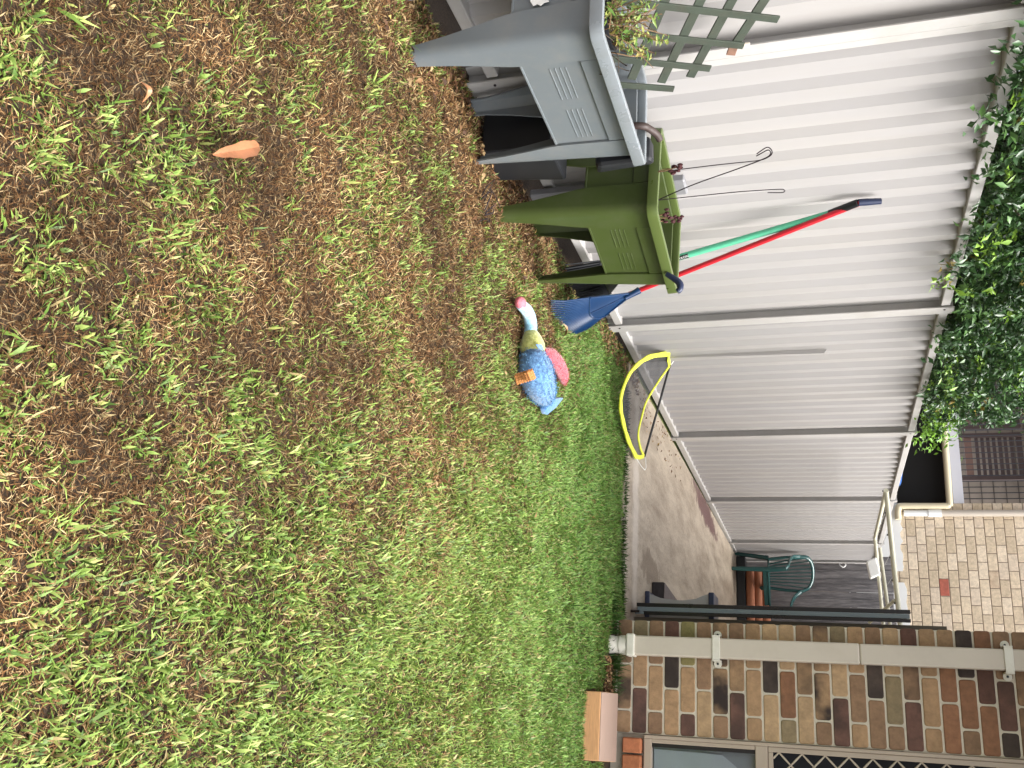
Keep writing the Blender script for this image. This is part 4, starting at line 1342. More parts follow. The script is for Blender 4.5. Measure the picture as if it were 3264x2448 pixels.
# monobloc chair
def chair():
    cz = slab_z(13.2)
    c0 = (0.41, 13.1)
    t = Thing('garden_chair', 'dark green moulded plastic garden chair against the paling fence', 'chair', (c0[0], c0[1], cz))
    R = Matrix.Translation((c0[0], c0[1], cz)) @ Matrix.Rotation(math.radians(32), 4, 'Z') @ Matrix.Scale(1.07, 4)     # chair faces -Y before turning
    m = MAT['chair_green']
    def P(name, vf, parent=None, sm=True): return t.part(name, xform(vf, R), m, parent=parent, smooth=sm)
    seat = P('seat', bev(hexa([(-0.23, -0.24, 0.40), (0.23, -0.24, 0.40), (0.19, 0.2, 0.385), (-0.19, 0.2, 0.385), (-0.23, -0.24, 0.425), (0.23, -0.24, 0.425), (0.19, 0.2, 0.41), (-0.19, 0.2, 0.41)]), 0.012, 2))
    P('apron', bev(box(-0.22, 0.22, -0.235, -0.22, 0.35, 0.40), 0.004, 1), seat)
    for sx in (-1, 1):
        P('leg', tube([(sx*0.265, -0.27, 0.0), (sx*0.25, -0.25, 0.4), (sx*0.26, -0.24, 0.62)], [0.024, 0.032, 0.026], 10))
        P('leg', tube([(sx*0.22, 0.29, 0.0), (sx*0.2, 0.21, 0.4)], [0.023, 0.03], 10))
        P('armrest', tube(smoothpath([(sx*0.26, -0.255, 0.61), (sx*0.275, -0.2, 0.645), (sx*0.275, -0.05, 0.655), (sx*0.26, 0.1, 0.69), (sx*0.225, 0.2, 0.77)], 4), [0.027]*17, 10, flat=0.6))
    hoop = [(-0.225, 0.2, 0.77), (-0.2, 0.235, 0.85), (-0.12, 0.27, 0.9), (0, 0.28, 0.915), (0.12, 0.27, 0.9), (0.2, 0.235, 0.85), (0.225, 0.2, 0.77)]
    bk = P('back_hoop', tube(smoothpath(hoop, 4), 0.024, 10, flat=0.7))
    for k in range(9):
        u = -1+2*k/8
        topz = 0.9-0.07*u*u
        P('back_slat', tube([(u*0.13, 0.19, 0.41), (u*0.165, 0.225, 0.62), (u*0.195, 0.262-0.03*u*u, topz)], 0.018, 6, flat=0.4), bk)
    for sx in (-1, 1):
        P('back_post', tube([(sx*0.19, 0.2, 0.4), (sx*0.215, 0.2, 0.6), (sx*0.225, 0.2, 0.78)], 0.02, 8), bk)
chair()

sz = slab_z(13.6)
single('dark_trough', bev(box(0.06, 1.25, 13.35, 13.62, sz, sz+0.12), 0.012, 2), MAT['black_plastic'], 'low black trough under the terracotta pipes by the paling fence', 'trough')
for i, (yy, zz, x0, x1) in enumerate([(13.40, 0.175, 0.2, 1.15), (13.51, 0.175, 0.18, 1.18), (13.45, 0.272, 0.2, 1.15), (13.56, 0.272, 0.18, 1.16), (13.49, 0.37, 0.22, 1.1)]):
    seg = 18
    V, Fc = [], []
    for xx, r in ((x0, .055), (x1, .055), (x1, .045), (x0, .045)):
        for k in range(seg):
            a = 2*math.pi*k/seg
            V.append((xx, yy+r*math.cos(a), sz+zz+r*math.sin(a)))
    for j in range(4):
        for k in range(seg):
            k2 = (k+1) % seg
            Fc.append((j*seg+k, ((j+1) % 4)*seg+k, ((j+1) % 4)*seg+k2, j*seg+k2))
    single('terracotta_pipe', (V, Fc), MAT['terracotta'], ['terracotta pipe at the front of the lowest row on the black trough', 'terracotta pipe at the back of the lowest row on the black trough',
           'terracotta pipe at the front of the middle row behind the chair', 'terracotta pipe at the back of the middle row behind the chair', 'single terracotta pipe on top of the stack'][i],
           'pipe', 'stacked terracotta pipes', smooth=True)
# dark sleeper and step stool behind the gate
sl = Thing('dark_sleeper', 'dark timber sleeper lying on the patio beside the gate', 'timber', (1.4, 7.2, 0.01))
z_ = slab_z(6.8)
sp = [(1.318, 6.80), (1.432, 6.79), (1.50, 7.75), (1.386, 7.76)]
sl.part('beam', bev(hexa([(a, b, z_) for a, b in sp]+[(a, b, z_+0.085) for a, b in sp]), 0.006, 1), MAT['dark_timber'])
sl.part('grey_top', hexa([(a+(0.004 if i in (0, 3) else -0.004), b, z_+0.0855) for i, (a, b) in enumerate(sp)]+[(a+(0.004 if i in (0, 3) else -0.004), b, z_+0.089) for i, (a, b) in enumerate(sp)]), MAT['dark_timber_top'])
so = Thing('step_stool', 'pale grey waisted stool with navy ends standing behind the gate', 'stool', (1.52, 6.6, 0.01))
z_ = slab_z(6.6)
prof = [(0.115, 0.0), (0.10, 0.04), (0.078, 0.10), (0.066, 0.2), (0.066, 0.25), (0.078, 0.33), (0.10, 0.38), (0.112, 0.42)]
V = [(1.535-a, 6.55, z_+z) for a, z in prof]+[(1.535+a, 6.55, z_+z) for a, z in prof[::-1]]
so.part('waisted_body', prism(V, (0, 0.26, 0)), MAT['pale_panel'])
so.part('foot', bev(box(1.415, 1.655, 6.535, 6.82, z_, z_+0.03), 0.004, 1), MAT['navy'])
so.part('top_board', bev(box(1.415, 1.655, 6.535, 6.82, z_+0.415, z_+0.45), 0.004, 1), MAT['navy'])

# clothesline frame fixed to the house side wall
cl = Thing('clothesline', 'cream folding clothesline frame with cords fixed to the house side wall', 'clothesline', (1.6, 9.2, 1.7))
A1, A2 = np.array([.37, 8.2, 1.652]), np.array([.367, 10.27, 1.652])
B1, B2 = np.array([1.70, 8.17, 1.70]), np.array([1.70, 10.27, 1.70])
m = MAT['cream_tube']
cl.part('side_arm', tube([A1, B1], 0.019, 12), m, smooth=True)
cl.part('side_arm', tube([A2, B2], 0.017, 12), m, smooth=True)
cl.part('front_bar', tube([A1+[0, -0.02, 0], A2+[0, .02, 0]], 0.018, 12), m, smooth=True)
cl.part('wall_bar', tube([B1+[-.03, -.1, 0], B2+[-.03, .1, 0]], 0.022, 12), m, smooth=True)
mid1, mid2 = A1*0.35+B1*0.65, A2*.35+B2*.65
cl.part('strut', tube([W(1878, 1345, 1, 8.6), mid1+[0, 0.0, -0.02]], 0.013, 8), m)
cl.part('cross_tube', tube([A1*0.72+B1*.28+[0, .5, -.06], B1+[-.03, .5, -.03]], 0.014, 8), m)
cl.part('wall_plate', box(1.69, 1.7065, 7.9, 10.5, 1.62, 1.76), m)
for k in range(7):
    f_ = (k+0.7)/7.5
    cl.part('cord', tube([A1*(1-f_)+B1*f_, (A1+A2)/2*(1-f_)+(B1+B2)/2*f_-[0, 0, .03], A2*(1-f_)+B2*f_], 0.002, 5), MAT['cord'])
for k in range(7):
    q = A1*(1-k/7.5)+B1*k/7.5
    cl.part('cord_knob', ellipsoid(q-[0, 0, .024], [(.008, 0, 0), (0, .008, 0), (0, 0, .006)], 8, 5), MAT['black_plastic'], parent=None)
pb_ = Thing('peg_basket', 'white plastic peg basket hanging from the clothesline arm', 'basket', (0.7, 10.2, 1.4))
q4 = [W(1871, 1212, 1, 10.2), W(1893, 1203, 1, 10.2), W(1902, 1240, 1, 10.2), W(1880, 1250, 1, 10.2)]
pb_.part('basket', bev(prism([q4[0], q4[3], q4[2], q4[1]], (0, 0.10, 0)), 0.012, 2), MAT['white_paint'])
pb_.part('hanger', tube([(q4[1]+q4[2])/2+[0, .05, 0], W(1905, 1222, 1, 10.27)], 0.003, 6), MAT['cord'])
single('yellow_peg', bev(hexa([tuple(p) for p in [W(1897, 1322, 1, 10.2), W(1897, 1327, 1, 10.2), W(1897, 1327, 1, 10.23), W(1897, 1322, 1, 10.23), W(1903, 1319, 1, 10.2), W(1903, 1325, 1, 10.2), W(1903, 1325, 1, 10.23), W(1903, 1319, 1, 10.23)]]), 0.003, 1),
       MAT['peg_yellow'], 'small yellow peg clipped to the clothesline arm by the gate', 'peg')
wb = W(1820, 1218, 1, 14.0)
single('fence_cleat', tube(smoothpath([wb+[0, -.0, -.04], wb+[.03, -.03, -.03], wb+[.05, -.03, .01], wb+[.02, -.02, .04], wb+[-.0, -0.0, .03]], 4), 0.008, 6), MAT['white_paint'], 'small white cleat screwed to the dark paling fence', 'cleat')

# ================================================================== NEIGHBOUR HOUSE
nb = Thing('neighbour_house', 'cream brick neighbouring house with balcony rising beyond the fences', 'house', (0, 15.2, 0))
NY = 15.0
nw = nb.part('wall', box(-0.995, 4.5, NY+0.004, NY+0.3, -0.1, 6.0), MAT['mortar_far'])
NBf = make_mesh('brick', bev(box(0, 0.2285, 0, 0.09, 0, 0.118), 0.004, 1), MAT['brick_far'])
NBh = make_mesh('brick', bev(box(0, 0.1085, 0, 0.09, 0, 0.118), 0.004, 1), MAT['brick_far'])
cr_ = [srgb(210, 192, 166), srgb(202, 184, 158), srgb(217, 200, 176), srgb(196, 178, 152), srgb(207, 190, 168)]
for n in range(14, 33):
    z = 0.129*n
    xs_ = [(-1.0, NBh)] if n % 2 else []
    x = -1.0 + (0.12 if n % 2 else 0)
    while x < 1.3:
        xs_.append((x, NBf)); x += 0.24
    for xx, me in xs_:
        c = random.choice(cr_); burn = 0.0
        if n == 21 and abs(xx-0.1) < 0.12: c, burn = srgb(178, 98, 80), 0.7
        if n == 26 and abs(xx-0.0) < 0.12: burn = 0.25
        nb.inst('brick', me, (xx, NY-0.001, z), parent=nw, color=(*c, burn))
# white rendered base with a ragged top edge
def ragged(x0, x1, zb, zt, seed):
    rr = random.Random(seed)
    n = 16
    pts = [(x0, NY-0.018, zb), (x1, NY-0.018, zb)]
    for k in range(n+1):
        xx = x1+(x0-x1)*k/n
        pts.append((xx, NY-0.018, zt+rr.uniform(-0.025, 0.025)))
    return prism(pts, (0, 0.014, 0))
nb.part('white_render', ragged(-1.0, -0.02, 1.5, 2.25, 3), MAT['white_paint'], parent=nw)
nb.part('white_render', ragged(0.14, 1.6, 1.5, 2.27, 5), MAT['white_paint'], parent=nw)
# pipes
def D7(x, y, yy): return W((2650+x*0.422)/S, (1350+y*0.422)/S, 1, yy)
nb.part('downpipe', tube([(-0.845, NY-0.06, 2.80), (-0.845, NY-0.06, 6.0)], 0.048, 16), mat('downpipe_paint', (0.5, 0.44, 0.37), 0.45, 0.04, 3), smooth=True)
nb.part('pipe_joint', tube([(-0.845, NY-0.06, 2.30), (-0.845, NY-0.06, 2.62)], 0.045, 16), MAT['white_paint'], smooth=True)
nb.part('pipe_joint', tube([(-0.845, NY-0.06, 2.625), (-0.845, NY-0.06, 2.80)], 0.056, 16), MAT['white_paint'], smooth=True)
pe = D7(895, 645, NY-0.08)
cream = mat('cream_drain', (0.66, 0.58, 0.4), 0.4, 0.06, 5)
pz = pe[2]
nb.part('drain_pipe', tube(smoothpath([(-6.0, NY-0.08, pz+0.03), (-3.0, NY-0.08, pz+0.015), (-1.15, NY-0.08, pz+0.005), (-0.97, NY-0.08, pz-0.01), (-0.945, NY-0.08, pz-0.07), (-0.945, NY-0.08, pz-0.4), (-0.945, NY-0.08, 2.28), (-0.93, NY-0.08, 2.24), (-0.84, NY-0.08, 2.22), (-0.75, NY-0.08, 2.22)], 4), 0.046, 14), cream, smooth=True)
nb.part('vent_cap', lathe([(0.0, 0.12), (0.05, 0.11), (0.06, 0.07), (0.06, -0.1)], (-1.06, NY-0.1, 2.08), 14), MAT['white_paint'], smooth=True)
# balcony over a dark undercroft, left of the brick wall
bal = nb.part('balcony', box(-9, -1.0, NY+0.0, NY+4, 2.98, 3.12), MAT['fascia'])
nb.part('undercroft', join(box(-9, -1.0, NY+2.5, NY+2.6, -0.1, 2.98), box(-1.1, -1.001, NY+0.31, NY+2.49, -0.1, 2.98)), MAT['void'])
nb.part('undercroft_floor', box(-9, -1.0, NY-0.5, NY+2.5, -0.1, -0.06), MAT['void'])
nb.part('undercroft_shade_sheet', box(-9, -1.002, NY+0.25, NY+0.28, -0.05, 2.975), MAT['void'])  # black sheet standing in for the deep shade below the balcony
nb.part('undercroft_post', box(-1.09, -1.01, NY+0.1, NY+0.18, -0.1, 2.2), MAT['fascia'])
bm_ = make_mesh('baluster', tube([(0, 0, 0), (0, 0, 1.35)], 0.007, 6), MAT['bar_black'])
for k in range(46):
    nb.inst('baluster', bm_, (-1.08-0.085*k, NY+0.06, 3.12), parent=bal)
nb.part('handrail', box(-9, -1.02, NY+0.04, NY+0.08, 4.47, 4.51), MAT['bar_black'], parent=bal)
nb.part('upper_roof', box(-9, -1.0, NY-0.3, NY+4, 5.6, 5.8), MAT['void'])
nb.part('balcony_back_wall', box(-9, -1.0, NY+3.7, NY+3.9, 3.12, 5.6), MAT['balcony_wall'])
wl = mat('balcony_wall_joint', (0.1, 0.085, 0.07), 0.8, 0.1, 4)
for k in range(9):
    nb.part('wall_batten', box(-9, -1.0, NY+3.69, NY+3.699, 3.5+0.2*k, 3.515+0.2*k), wl)
# two brown slatted bench backs on the balcony
def slat_bench(x0, x1, label):
    t = Thing('balcony_bench', label, 'bench', ((x0+x1)/2, NY+0.9, 3.12), 'slatted benches on the neighbour balcony')
    y = NY+0.8
    t.part('back_rail', box(x0, x1, y, y+0.04, 3.30, 3.40), MAT['brown_slat_pale'])
    t.part('top_rail', box(x0, x1, y, y+0.04, 4.02, 4.10), MAT['brown_slat'])
    for xx in (x0, x1-0.06):
        t.part('post', box(xx, xx+0.06, y-0.05, y-0.001, 3.12, 4.1), MAT['brown_slat'])
    n = 9
    for k in range(7):
        t.part('slat', box(x0+.061, x1-.061, y+0.002, y+0.03, 3.45+k*0.08, 3.497+k*0.08), MAT['brown_slat'])
slat_bench(-2.25, -1.52, 'brown slatted bench back on the balcony beside the brick wall')
slat_bench(-3.15, -2.32, 'brown slatted bench back on the balcony beside the overhanging shrub')
bt_ = Thing('blue_bin', 'blue plastic bin top showing above the steel fence in the dark undercroft', 'bin', (-1.45, 15.0, 0))
q_ = W(1942, 1048, 1, 14.9)
bt_.part('body', bev(box(q_[0]-0.2, q_[0]+0.02, 14.8, 15.0, -0.1, q_[2]-0.08), 0.02, 2), MAT['navy'])
bt_.part('lid', bev(hexa([(q_[0]-0.22, 14.78, q_[2]-0.078), (q_[0]+0.04, 14.78, q_[2]-0.078), (q_[0]+0.04, 15.02, q_[2]-0.078), (q_[0]-0.22, 15.02, q_[2]-0.078), (q_[0]-0.2, 14.8, q_[2]+0.06), (q_[0]-0.02, 14.8, q_[2]+0.03), (q_[0]-0.02, 15.0, q_[2]+0.03), (q_[0]-0.2, 15.0, q_[2]+0.06)]), 0.01, 1), MAT['blue_tarp'])

# ================================================================== SHRUB OVER THE FENCE
def shrub():
    t = Thing('overhanging_shrub', 'dense dark green small-leaved shrub hanging over the top of the steel fence', 'shrub', (-0.7, 4.5, 0))
    tv = []
    tips = []
    for k in range(9):
        y0 = 1.2+k*0.75
        base = np.array([-0.75+random.uniform(-.15, .15), y0, -0.1])
        topp = np.array([-0.55+random.uniform(-.2, .2), y0+random.uniform(-.2, .2), 2.3])
        tv.append(tube(smoothpath([base, (base+topp)/2+rng.normal(0, .06, 3), topp], 4), np.linspace(.05, .025, 9), 8))
        for j in range(12):
            e = topp + np.array([random.uniform(-.3, .75), random.uniform(-.7, .7), random.uniform(-.35, .9)])
            s_ = base*0.25+topp*0.75 if j % 2 else topp
            tv.append(tube(smoothpath([s_, (s_+e)/2+rng.normal(0, .08, 3), e], 3), np.linspace(.014, .004, 7), 5))
    t.part('branches', join(*tv), MAT['bark'], smooth=True)
    # sprigs of leaves through the crown's volume, denser at its face
    ns = 15500
    y = rng.uniform(0.6, 7.75, ns)
    depth = rng.random(ns)**1.6
    edge = 0.03 + 0.10*vnoise(y*1.7, y*0+3, 21) + 0.05*vnoise(y*6, y*0+1, 22)
    z = 1.84 + 1.5*rng.random(ns)**1.5
    bulge = 0.10*np.sin(np.clip((z-1.84)/1.3, 0, 1)*math.pi)+0.07*(vnoise(y*3.1, z*3.1, 23)-.5)*2
    x = edge + bulge - depth*1.25
    low = 1.845 + 0.03*vnoise(y*3, y*0+7, 24) - 0.02
    over = vnoise(y*2.3, y*0+9, 25)
    # the hanging fringe over the top rail
    fr_ = rng.random(ns) < np.where(y < 3.0, 0.025, 0.015)
    z[fr_] = 1.80 + 0.2*rng.random(fr_.sum()) - 0.04*(over[fr_] > 0.55)
    x[fr_] = 0.075 + 0.07*rng.random(fr_.sum())
    keep = ~fr_ | (over > 0.3) | (y < 3.2)
    endy = 7.42 - 0.55*np.clip((z-2.0)/0.7, 0, 1.4) + 0.12*(vnoise(z*5, z*0+2, 26)-.5)
    keep &= y < endy
    keep &= (z > low+(0.03+0.05*vnoise(y*4, y*0+5, 27))*np.clip((y-2.8)/0.8, -0.5, 1)) | fr_
    keep &= ~((x > -0.06) & (x < 0.07) & (z < 1.9))
    y, x, z = y[keep], x[keep], z[keep]
    cen = np.stack([x, y, z], 1)
    ns = len(cen)
    sd_ = rng.normal(0, 1, (ns, 3)) + [0.9, 0, -0.25]
    sd_ /= np.linalg.norm(sd_, axis=1)[:, None]
    tone = rng.random(ns)
    per = 11
    C, Dd, Nn, Ln, Wd_, Co = [], [], [], [], [], []
    basec = np.where((tone < 0.72)[:, None], np.array([0.04, 0.092, 0.03]), np.where((tone < 0.93)[:, None], np.array([0.095, 0.19, 0.055]), np.array([0.21, 0.36, 0.05])))
    basec = np.where((tone > 0.994)[:, None], np.array([0.26, 0.2, 0.05]), basec)
    for k in range(per):
        t_ = k/(per-1)-0.5
        off = sd_*(t_*0.13) + rng.normal(0, 0.014, (ns, 3))
        C.append(cen+off)
        dd = sd_*0.8 + rng.normal(0, 0.7, (ns, 3))
        Dd.append(dd)
        Nn.append(rng.normal(0, 0.55, (ns, 3)) + [0.35, -0.15, 0.8])
        Ln.append(np.clip(rng.lognormal(-3.22, 0.3, ns), 0.016, 0.075)); Wd_.append(rng.uniform(0.012, 0.027, ns))
        Co.append(basec*rng.uniform(0.65, 1.4, (ns, 1)))
    C = np.concatenate(C)
    lv = leaves(C, np.concatenate(Dd), np.concatenate(Nn), np.concatenate(Ln), np.concatenate(Wd_), np.concatenate(Co))
    o = fast_obj('foliage', lv, MAT['leaf'], kind='stuff', parent=t.e)
    o.location = -t.loc
    # bright young growth at the far lower end
    n = 420
    c = np.array([0.04, 7.5, 1.97]) + rng.normal(0, 1, (n, 3))*[0.07, 0.16, 0.07]
    c[:, 2] -= 0.25*np.clip(c[:, 1]-7.65, 0, 1)
    c = c[~((c[:, 0] < 0.06) & (c[:, 2] < 1.88))]
    n = len(c)
    lv = leaves(c, rng.normal(0, 1, (n, 3))+[0.2, 0.8, -0.2], rng.normal(0, .6, (n, 3))+[.3, 0, 1], rng.uniform(.035, .06, n), rng.uniform(.015, .024, n), np.array([0.16, 0.33, 0.03])*rng.uniform(.6, 1.3, (n, 1)))
    o = fast_obj('young_leaves', lv, MAT['leaf'], kind='stuff', parent=t.e, label='bright lime green young leaves')
    o.location = -t.loc
shrub()

# ================================================================== GRASS, THATCH AND LEAF LITTER
def in_view(x, y, margin):
    """distance test against the camera's ground footprint, so that the lawn is densest where it is seen from"""
    q = np.stack([x, y, np.zeros_like(x)], -1) - CAM
    zf = q @ _f
    u = (q @ _r)/np.maximum(zf, 1e-3); v = (q @ _d)/np.maximum(zf, 1e-3)
    return (zf > 0.2) & (np.abs(u) < PH/2/F_PX*(1+margin)+0.03) & (np.abs(v) < PW/2/F_PX*(1+margin)+0.05)

def greenness(x, y):
    s_ = x + 0.52*y - 2.73                     # the lawn is worn out towards the planters, green towards the house
    base = 0.29 + 0.74*np.clip((s_+0.17)/0.85, 0, 1)
    base -= 0.22*np.clip((0.75-x)/0.4, 0, 1)*np.clip((4.2-y)/0.8, 0, 1)
    base += 0.34*np.clip((y-4.0)/0.7, 0, 1)
    patch = vnoise(x*5.3+5, y*5.3+2, 31)*0.36 + vnoise(x*13, y*13, 32)*0.38 + vnoise(x*34, y*34, 33)*0.26
    return np.clip(base + (patch-0.5)*(1.95-0.75*np.clip(base, 0, 1)), 0.03, 1.0)

def allowed(x, y):
    ok = (x > 0.03) & (y < 5.86)
    ok &= ~((x > 1.72) & (y > 5.47))
    ok &= ~((x > 2.10) & (x < 2.45) & (y > 4.94) & (y < 5.36))
    ok &= ~((x > 2.14) & (y > 5.36))
    ok &= ~((x > 1.90) & (y > 5.29 + 0.03*np.sin(x*23)))
    ok &= ~((x > 1.76) & (y > 5.37))
    edge_ = 5.79 + 0.03*np.sin(x*5)
    ok &= y < edge_
    return ok

def sample(n_per_m2, x0, x1, y0, y1, mg=0.12):
    n = int(n_per_m2*(x1-x0)*(y1-y0))
    x, y = rng.uniform(x0, x1, n), rng.uniform(y0, y1, n)
    iv = in_view(x, y, mg)
    keep = allowed(x, y) & (iv | (rng.random(n) < np.where(x < 2.8, 0.5, 0.25)))
    return x[keep], y[keep]

# dry thatch: short straws lying every way
def near_f(x, y): return np.clip((3.4-np.hypot(x-CAM[0], y))/1.8, 0, 1)
x, y = sample(46000, 0.0, 4.6, 0.5, 5.85, 0.06)
nf = near_f(x, y)
g = greenness(x, y)
k = rng.random(len(x)) < (0.55+0.45*nf)*np.clip(1.15-1.0*g, 0.12, 1)
x, y, nf = x[k], y[k], nf[k]
n = len(x)
base = np.stack([x, y, ground_z(x, y)+rng.uniform(0.0, 0.012, n)], 1)
pal = np.array([(0.125, 0.060, 0.024), (0.21, 0.108, 0.045), (0.31, 0.185, 0.083), (0.54, 0.39, 0.205), (0.055, 0.027, 0.012)])
tone = vnoise(x*5+3, y*5, 55)
colr = pal[rng.choice(5, n, p=[.27, .25, .19, .17, .12])]*rng.uniform(.75, 1.2, (n, 1))*(0.42+0.72*tone**1.4)[:, None]
th = blades(base, rng.uniform(0, 6.283, n), rng.uniform(0.85, 1.6, n), rng.uniform(0.009, 0.028, n)*(1.35-0.35*nf), rng.uniform(0.0009, 0.0020, n)*(1.4-0.4*nf), rng.normal(0, 0.4, n), colr)
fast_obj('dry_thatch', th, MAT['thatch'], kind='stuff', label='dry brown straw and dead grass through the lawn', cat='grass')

# green blades: short and broad, in tufts
x, y = sample(24000, 0.0, 4.6, 0.5, 5.85, 0.06)
g = greenness(x, y)
k = rng.random(len(x)) < np.clip(g, 0, 1)**1.3*(1.0-0.35*near_f(x, y))
x, y = x[k], y[k]
tx, ty = sample(1000, 0.0, 4.6, 0.5, 5.85, 0.06)          # tufts
k = rng.random(len(tx)) < np.clip(greenness(tx, ty)*1.15, 0, 1)
tx, ty = tx[k], ty[k]
m_ = rng.integers(5, 15, len(tx))
sx_ = np.repeat(tx, m_)+rng.normal(0, 0.013, m_.sum()); sy_ = np.repeat(ty, m_)+rng.normal(0, 0.013, m_.sum())
taz = np.repeat(rng.uniform(0, 6.283, len(tx)), m_)
ok_ = allowed(sx_, sy_)
tuftmask = np.concatenate([np.zeros(len(x), bool), np.ones(ok_.sum(), bool)])
taz = np.concatenate([np.zeros(len(x)), taz[ok_]])
x, y = np.concatenate([x, sx_[ok_]]), np.concatenate([y, sy_[ok_]])
nf = near_f(x, y)
n = len(x)
base = np.stack([x, y, ground_z(x, y)+rng.uniform(0, .006, n)], 1)
dom = vnoise(x*4.0, y*4.0, 41)*2*math.pi*1.3
az = np.where(tuftmask, taz + rng.normal(0, 0.9, n), dom + rng.normal(0, 1.3, n))
ln = np.clip(rng.lognormal(-3.95, 0.36, n), 0.009, 0.06)*np.where(tuftmask, 1.12, 0.95)
wd = np.clip(rng.lognormal(-5.58, 0.38, n), 0.0018, 0.009)*(0.9+0.1*nf)*np.where(tuftmask, 1.15, 0.9)
lean = np.clip(rng.normal(0.8, 0.36, n), 0.05, 1.45)
pal = np.array([(0.138, 0.222, 0.038), (0.19, 0.285, 0.054), (0.28, 0.365, 0.09), (0.085, 0.155, 0.027), (0.33, 0.355, 0.10), (0.35, 0.27, 0.12)])
ci = rng.choice(6, n, p=[.27, .25, .18, .14, .10, .06])
colr = pal[ci]*rng.uniform(.75, 1.2, (n, 1))
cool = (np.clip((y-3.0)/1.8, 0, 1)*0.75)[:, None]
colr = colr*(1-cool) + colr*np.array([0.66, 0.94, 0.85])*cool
gr = blades(base, az, lean, ln, wd, rng.normal(0.25, 0.35, n), colr, np.minimum(colr*1.35+0.02, 0.6))  # last colour paints a pale highlight on each blade tip
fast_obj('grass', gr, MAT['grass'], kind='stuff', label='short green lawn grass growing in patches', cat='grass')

# longer weeds against the house wall, the downpipe and the slab edge
def tuft(cx, cy, sx, sy, n, l0, l1):
    xx = rng.normal(cx, sx, n); yy = rng.normal(cy, sy, n)
    return np.stack([xx, np.minimum(yy, 5.475), np.full(n, -0.0)], 1), rng.uniform(l0, l1, n)
tb, tl_ = [], []
for a in ((1.99, 5.45, .06, .02, 90, .06, .15), (1.94, 5.44, .03, .02, 70, .06, .17), (2.07, 5.44, .04, .02, 60, .05, .12), (1.75, 5.45, .03, .03, 60, .04, .12), (1.66, 5.62, .05, .06, 70, .04, .1)):
    b_, l_ = tuft(*a); tb.append(b_); tl_.append(l_)
b_ = np.stack([rng.uniform(0.25, 1.65, 900), 5.79+rng.normal(0, .015, 900), np.full(900, -0.01)], 1); tb.append(b_); tl_.append(rng.uniform(.025, .06, 900))
tb, tl_ = np.concatenate(tb), np.concatenate(tl_)
n = len(tb)
gw = blades(tb, rng.normal(-1.6, 1.4, n), rng.uniform(.05, .6, n), tl_, rng.uniform(.003, .007, n), rng.uniform(.2, .8, n), np.array([0.06, 0.125, 0.03])*rng.uniform(.6, 1.4, (n, 1)))
fast_obj('edge_weeds', gw, MAT['grass'], kind='stuff', label='longer weeds growing along the brick wall and slab edge', cat='weeds')

# leaf litter along the fence foot, under the planters and by the house
pts = []
for (x0, x1, y0, y1, n) in ((0.035, 0.16, 1.2, 5.9, 900), (0.05, 0.45, 2.0, 3.1, 260), (0.05, 0.4, 3.1, 3.9, 220), (0.04, 0.2, 5.1, 6.1, 420), (0.3, 1.6, 2.2, 4.6, 130), (0.06, 0.35, 6.1, 8.2, 90), (1.92, 2.2, 5.28, 5.48, 420), (0.3, 1.2, 2.6, 4.0, 60)):
    pts.append(np.stack([rng.uniform(x0, x1, n), rng.uniform(y0, y1, n)], 1))
pts = np.concatenate(pts)
n = len(pts)
zb = np.where(pts[:, 1] > 5.82, np.where(pts[:, 0] > 0.06, 0.012, 0.0), ground_z(pts[:, 0], pts[:, 1])+0.012) + rng.uniform(0.0, .012, n)
cen = np.column_stack([pts, zb])
dr = rng.normal(0, 1, (n, 3)); dr[:, 2] *= 0.3
colr = np.array([(0.13, 0.062, 0.03), (0.22, 0.12, 0.055), (0.35, 0.24, 0.12), (0.07, 0.035, 0.02), (0.42, 0.3, 0.1)])[rng.choice(5, n, p=[.32, .3, .15, .18, .05])]*rng.uniform(.7, 1.2, (n, 1))
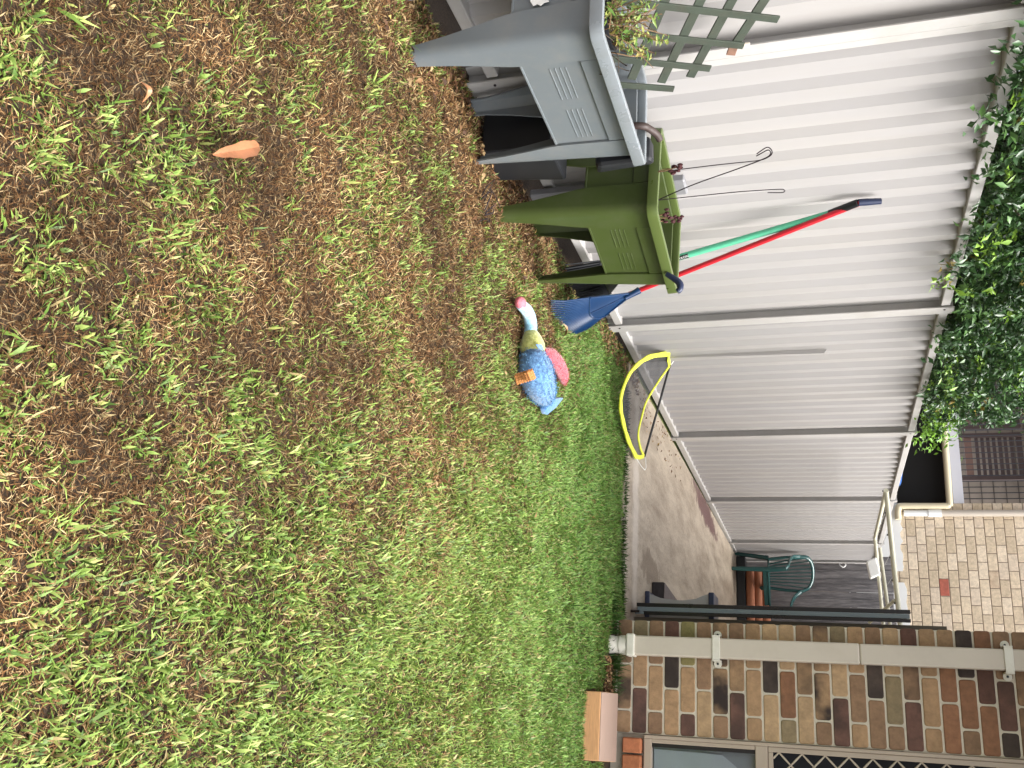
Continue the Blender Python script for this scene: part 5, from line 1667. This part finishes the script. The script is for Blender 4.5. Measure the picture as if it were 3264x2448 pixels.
fast_obj('leaf_litter', leaves(cen, dr, rng.normal(0, .35, (n, 3))+[0, 0, 1], rng.uniform(.018, .042, n), rng.uniform(.008, .018, n), colr), MAT['dead_leaf'], kind='stuff', label='dry brown leaf litter along the fence foot', cat='leaf litter')

def fallen_leaf(name, a, b, width, c1, label, curl=0.012, z=0.022):
    """one curled leaf: blade with a raised midrib fold and a stalk"""
    t = Thing(name, label, 'leaf', tuple((a+b)/2))
    d_ = b-a; L_ = np.linalg.norm(d_); d_ = d_/L_
    s_ = np.cross([0, 0, 1.0], d_)
    V, Fc = [], []
    nseg = 10
    for i in range(nseg+1):
        u = i/nseg
        w_ = width*math.sin(math.pi*min(1, u*0.96+0.02))**0.75
        p = a + d_*L_*u + np.array([0, 0, curl*math.sin(u*3.6)+z*0.3])
        for k in (-1, -.5, 0, .5, 1):
            wob = 0.1*width*math.sin(i*2.1+k)
            V.append(tuple(p + s_*(w_/2*k+wob*abs(k)*.4) + np.array([0, 0, 0.35*w_*abs(k)**1.5+0.002])))
    for i in range(nseg):
        for k in range(4):
            Fc.append((i*5+k, (i+1)*5+k, (i+1)*5+k+1, i*5+k+1))
    t.part('blade', (V, Fc), mat(name+'_skin', c1, 0.45, 0.2, 30, dirt=tuple(q*0.38 for q in c1), dscale=16, damt=0.9), smooth=True)
    t.part('stalk', tube([a+np.array([0, 0, z*.3]), a-d_*0.02+np.array([0, 0, z*.2])], 0.0014, 5), MAT['dry_stem'])
fallen_leaf('fallen_leaf', W(552, 318, 2, 0.022), W(456, 334, 2, 0.022), 0.034, (0.34, 0.145, 0.068), 'large curled orange leaf lying on the patchy lawn')
fallen_leaf('fallen_leaf', W(293, 178, 2, 0.02), W(303, 222, 2, 0.02), 0.014, (0.33, 0.15, 0.065), 'small pale orange leaf on the dry lawn beside a green tuft')
fallen_leaf('fallen_leaf', W(1212, 700, 2, 0.03), W(1214, 728, 2, 0.02), 0.025, (0.28, 0.16, 0.065), 'crumpled tan leaf on the grass beside the rake tines')

print('TRIS', sum(len(o.data.polygons) for o in bpy.data.objects if o.type == 'MESH'))
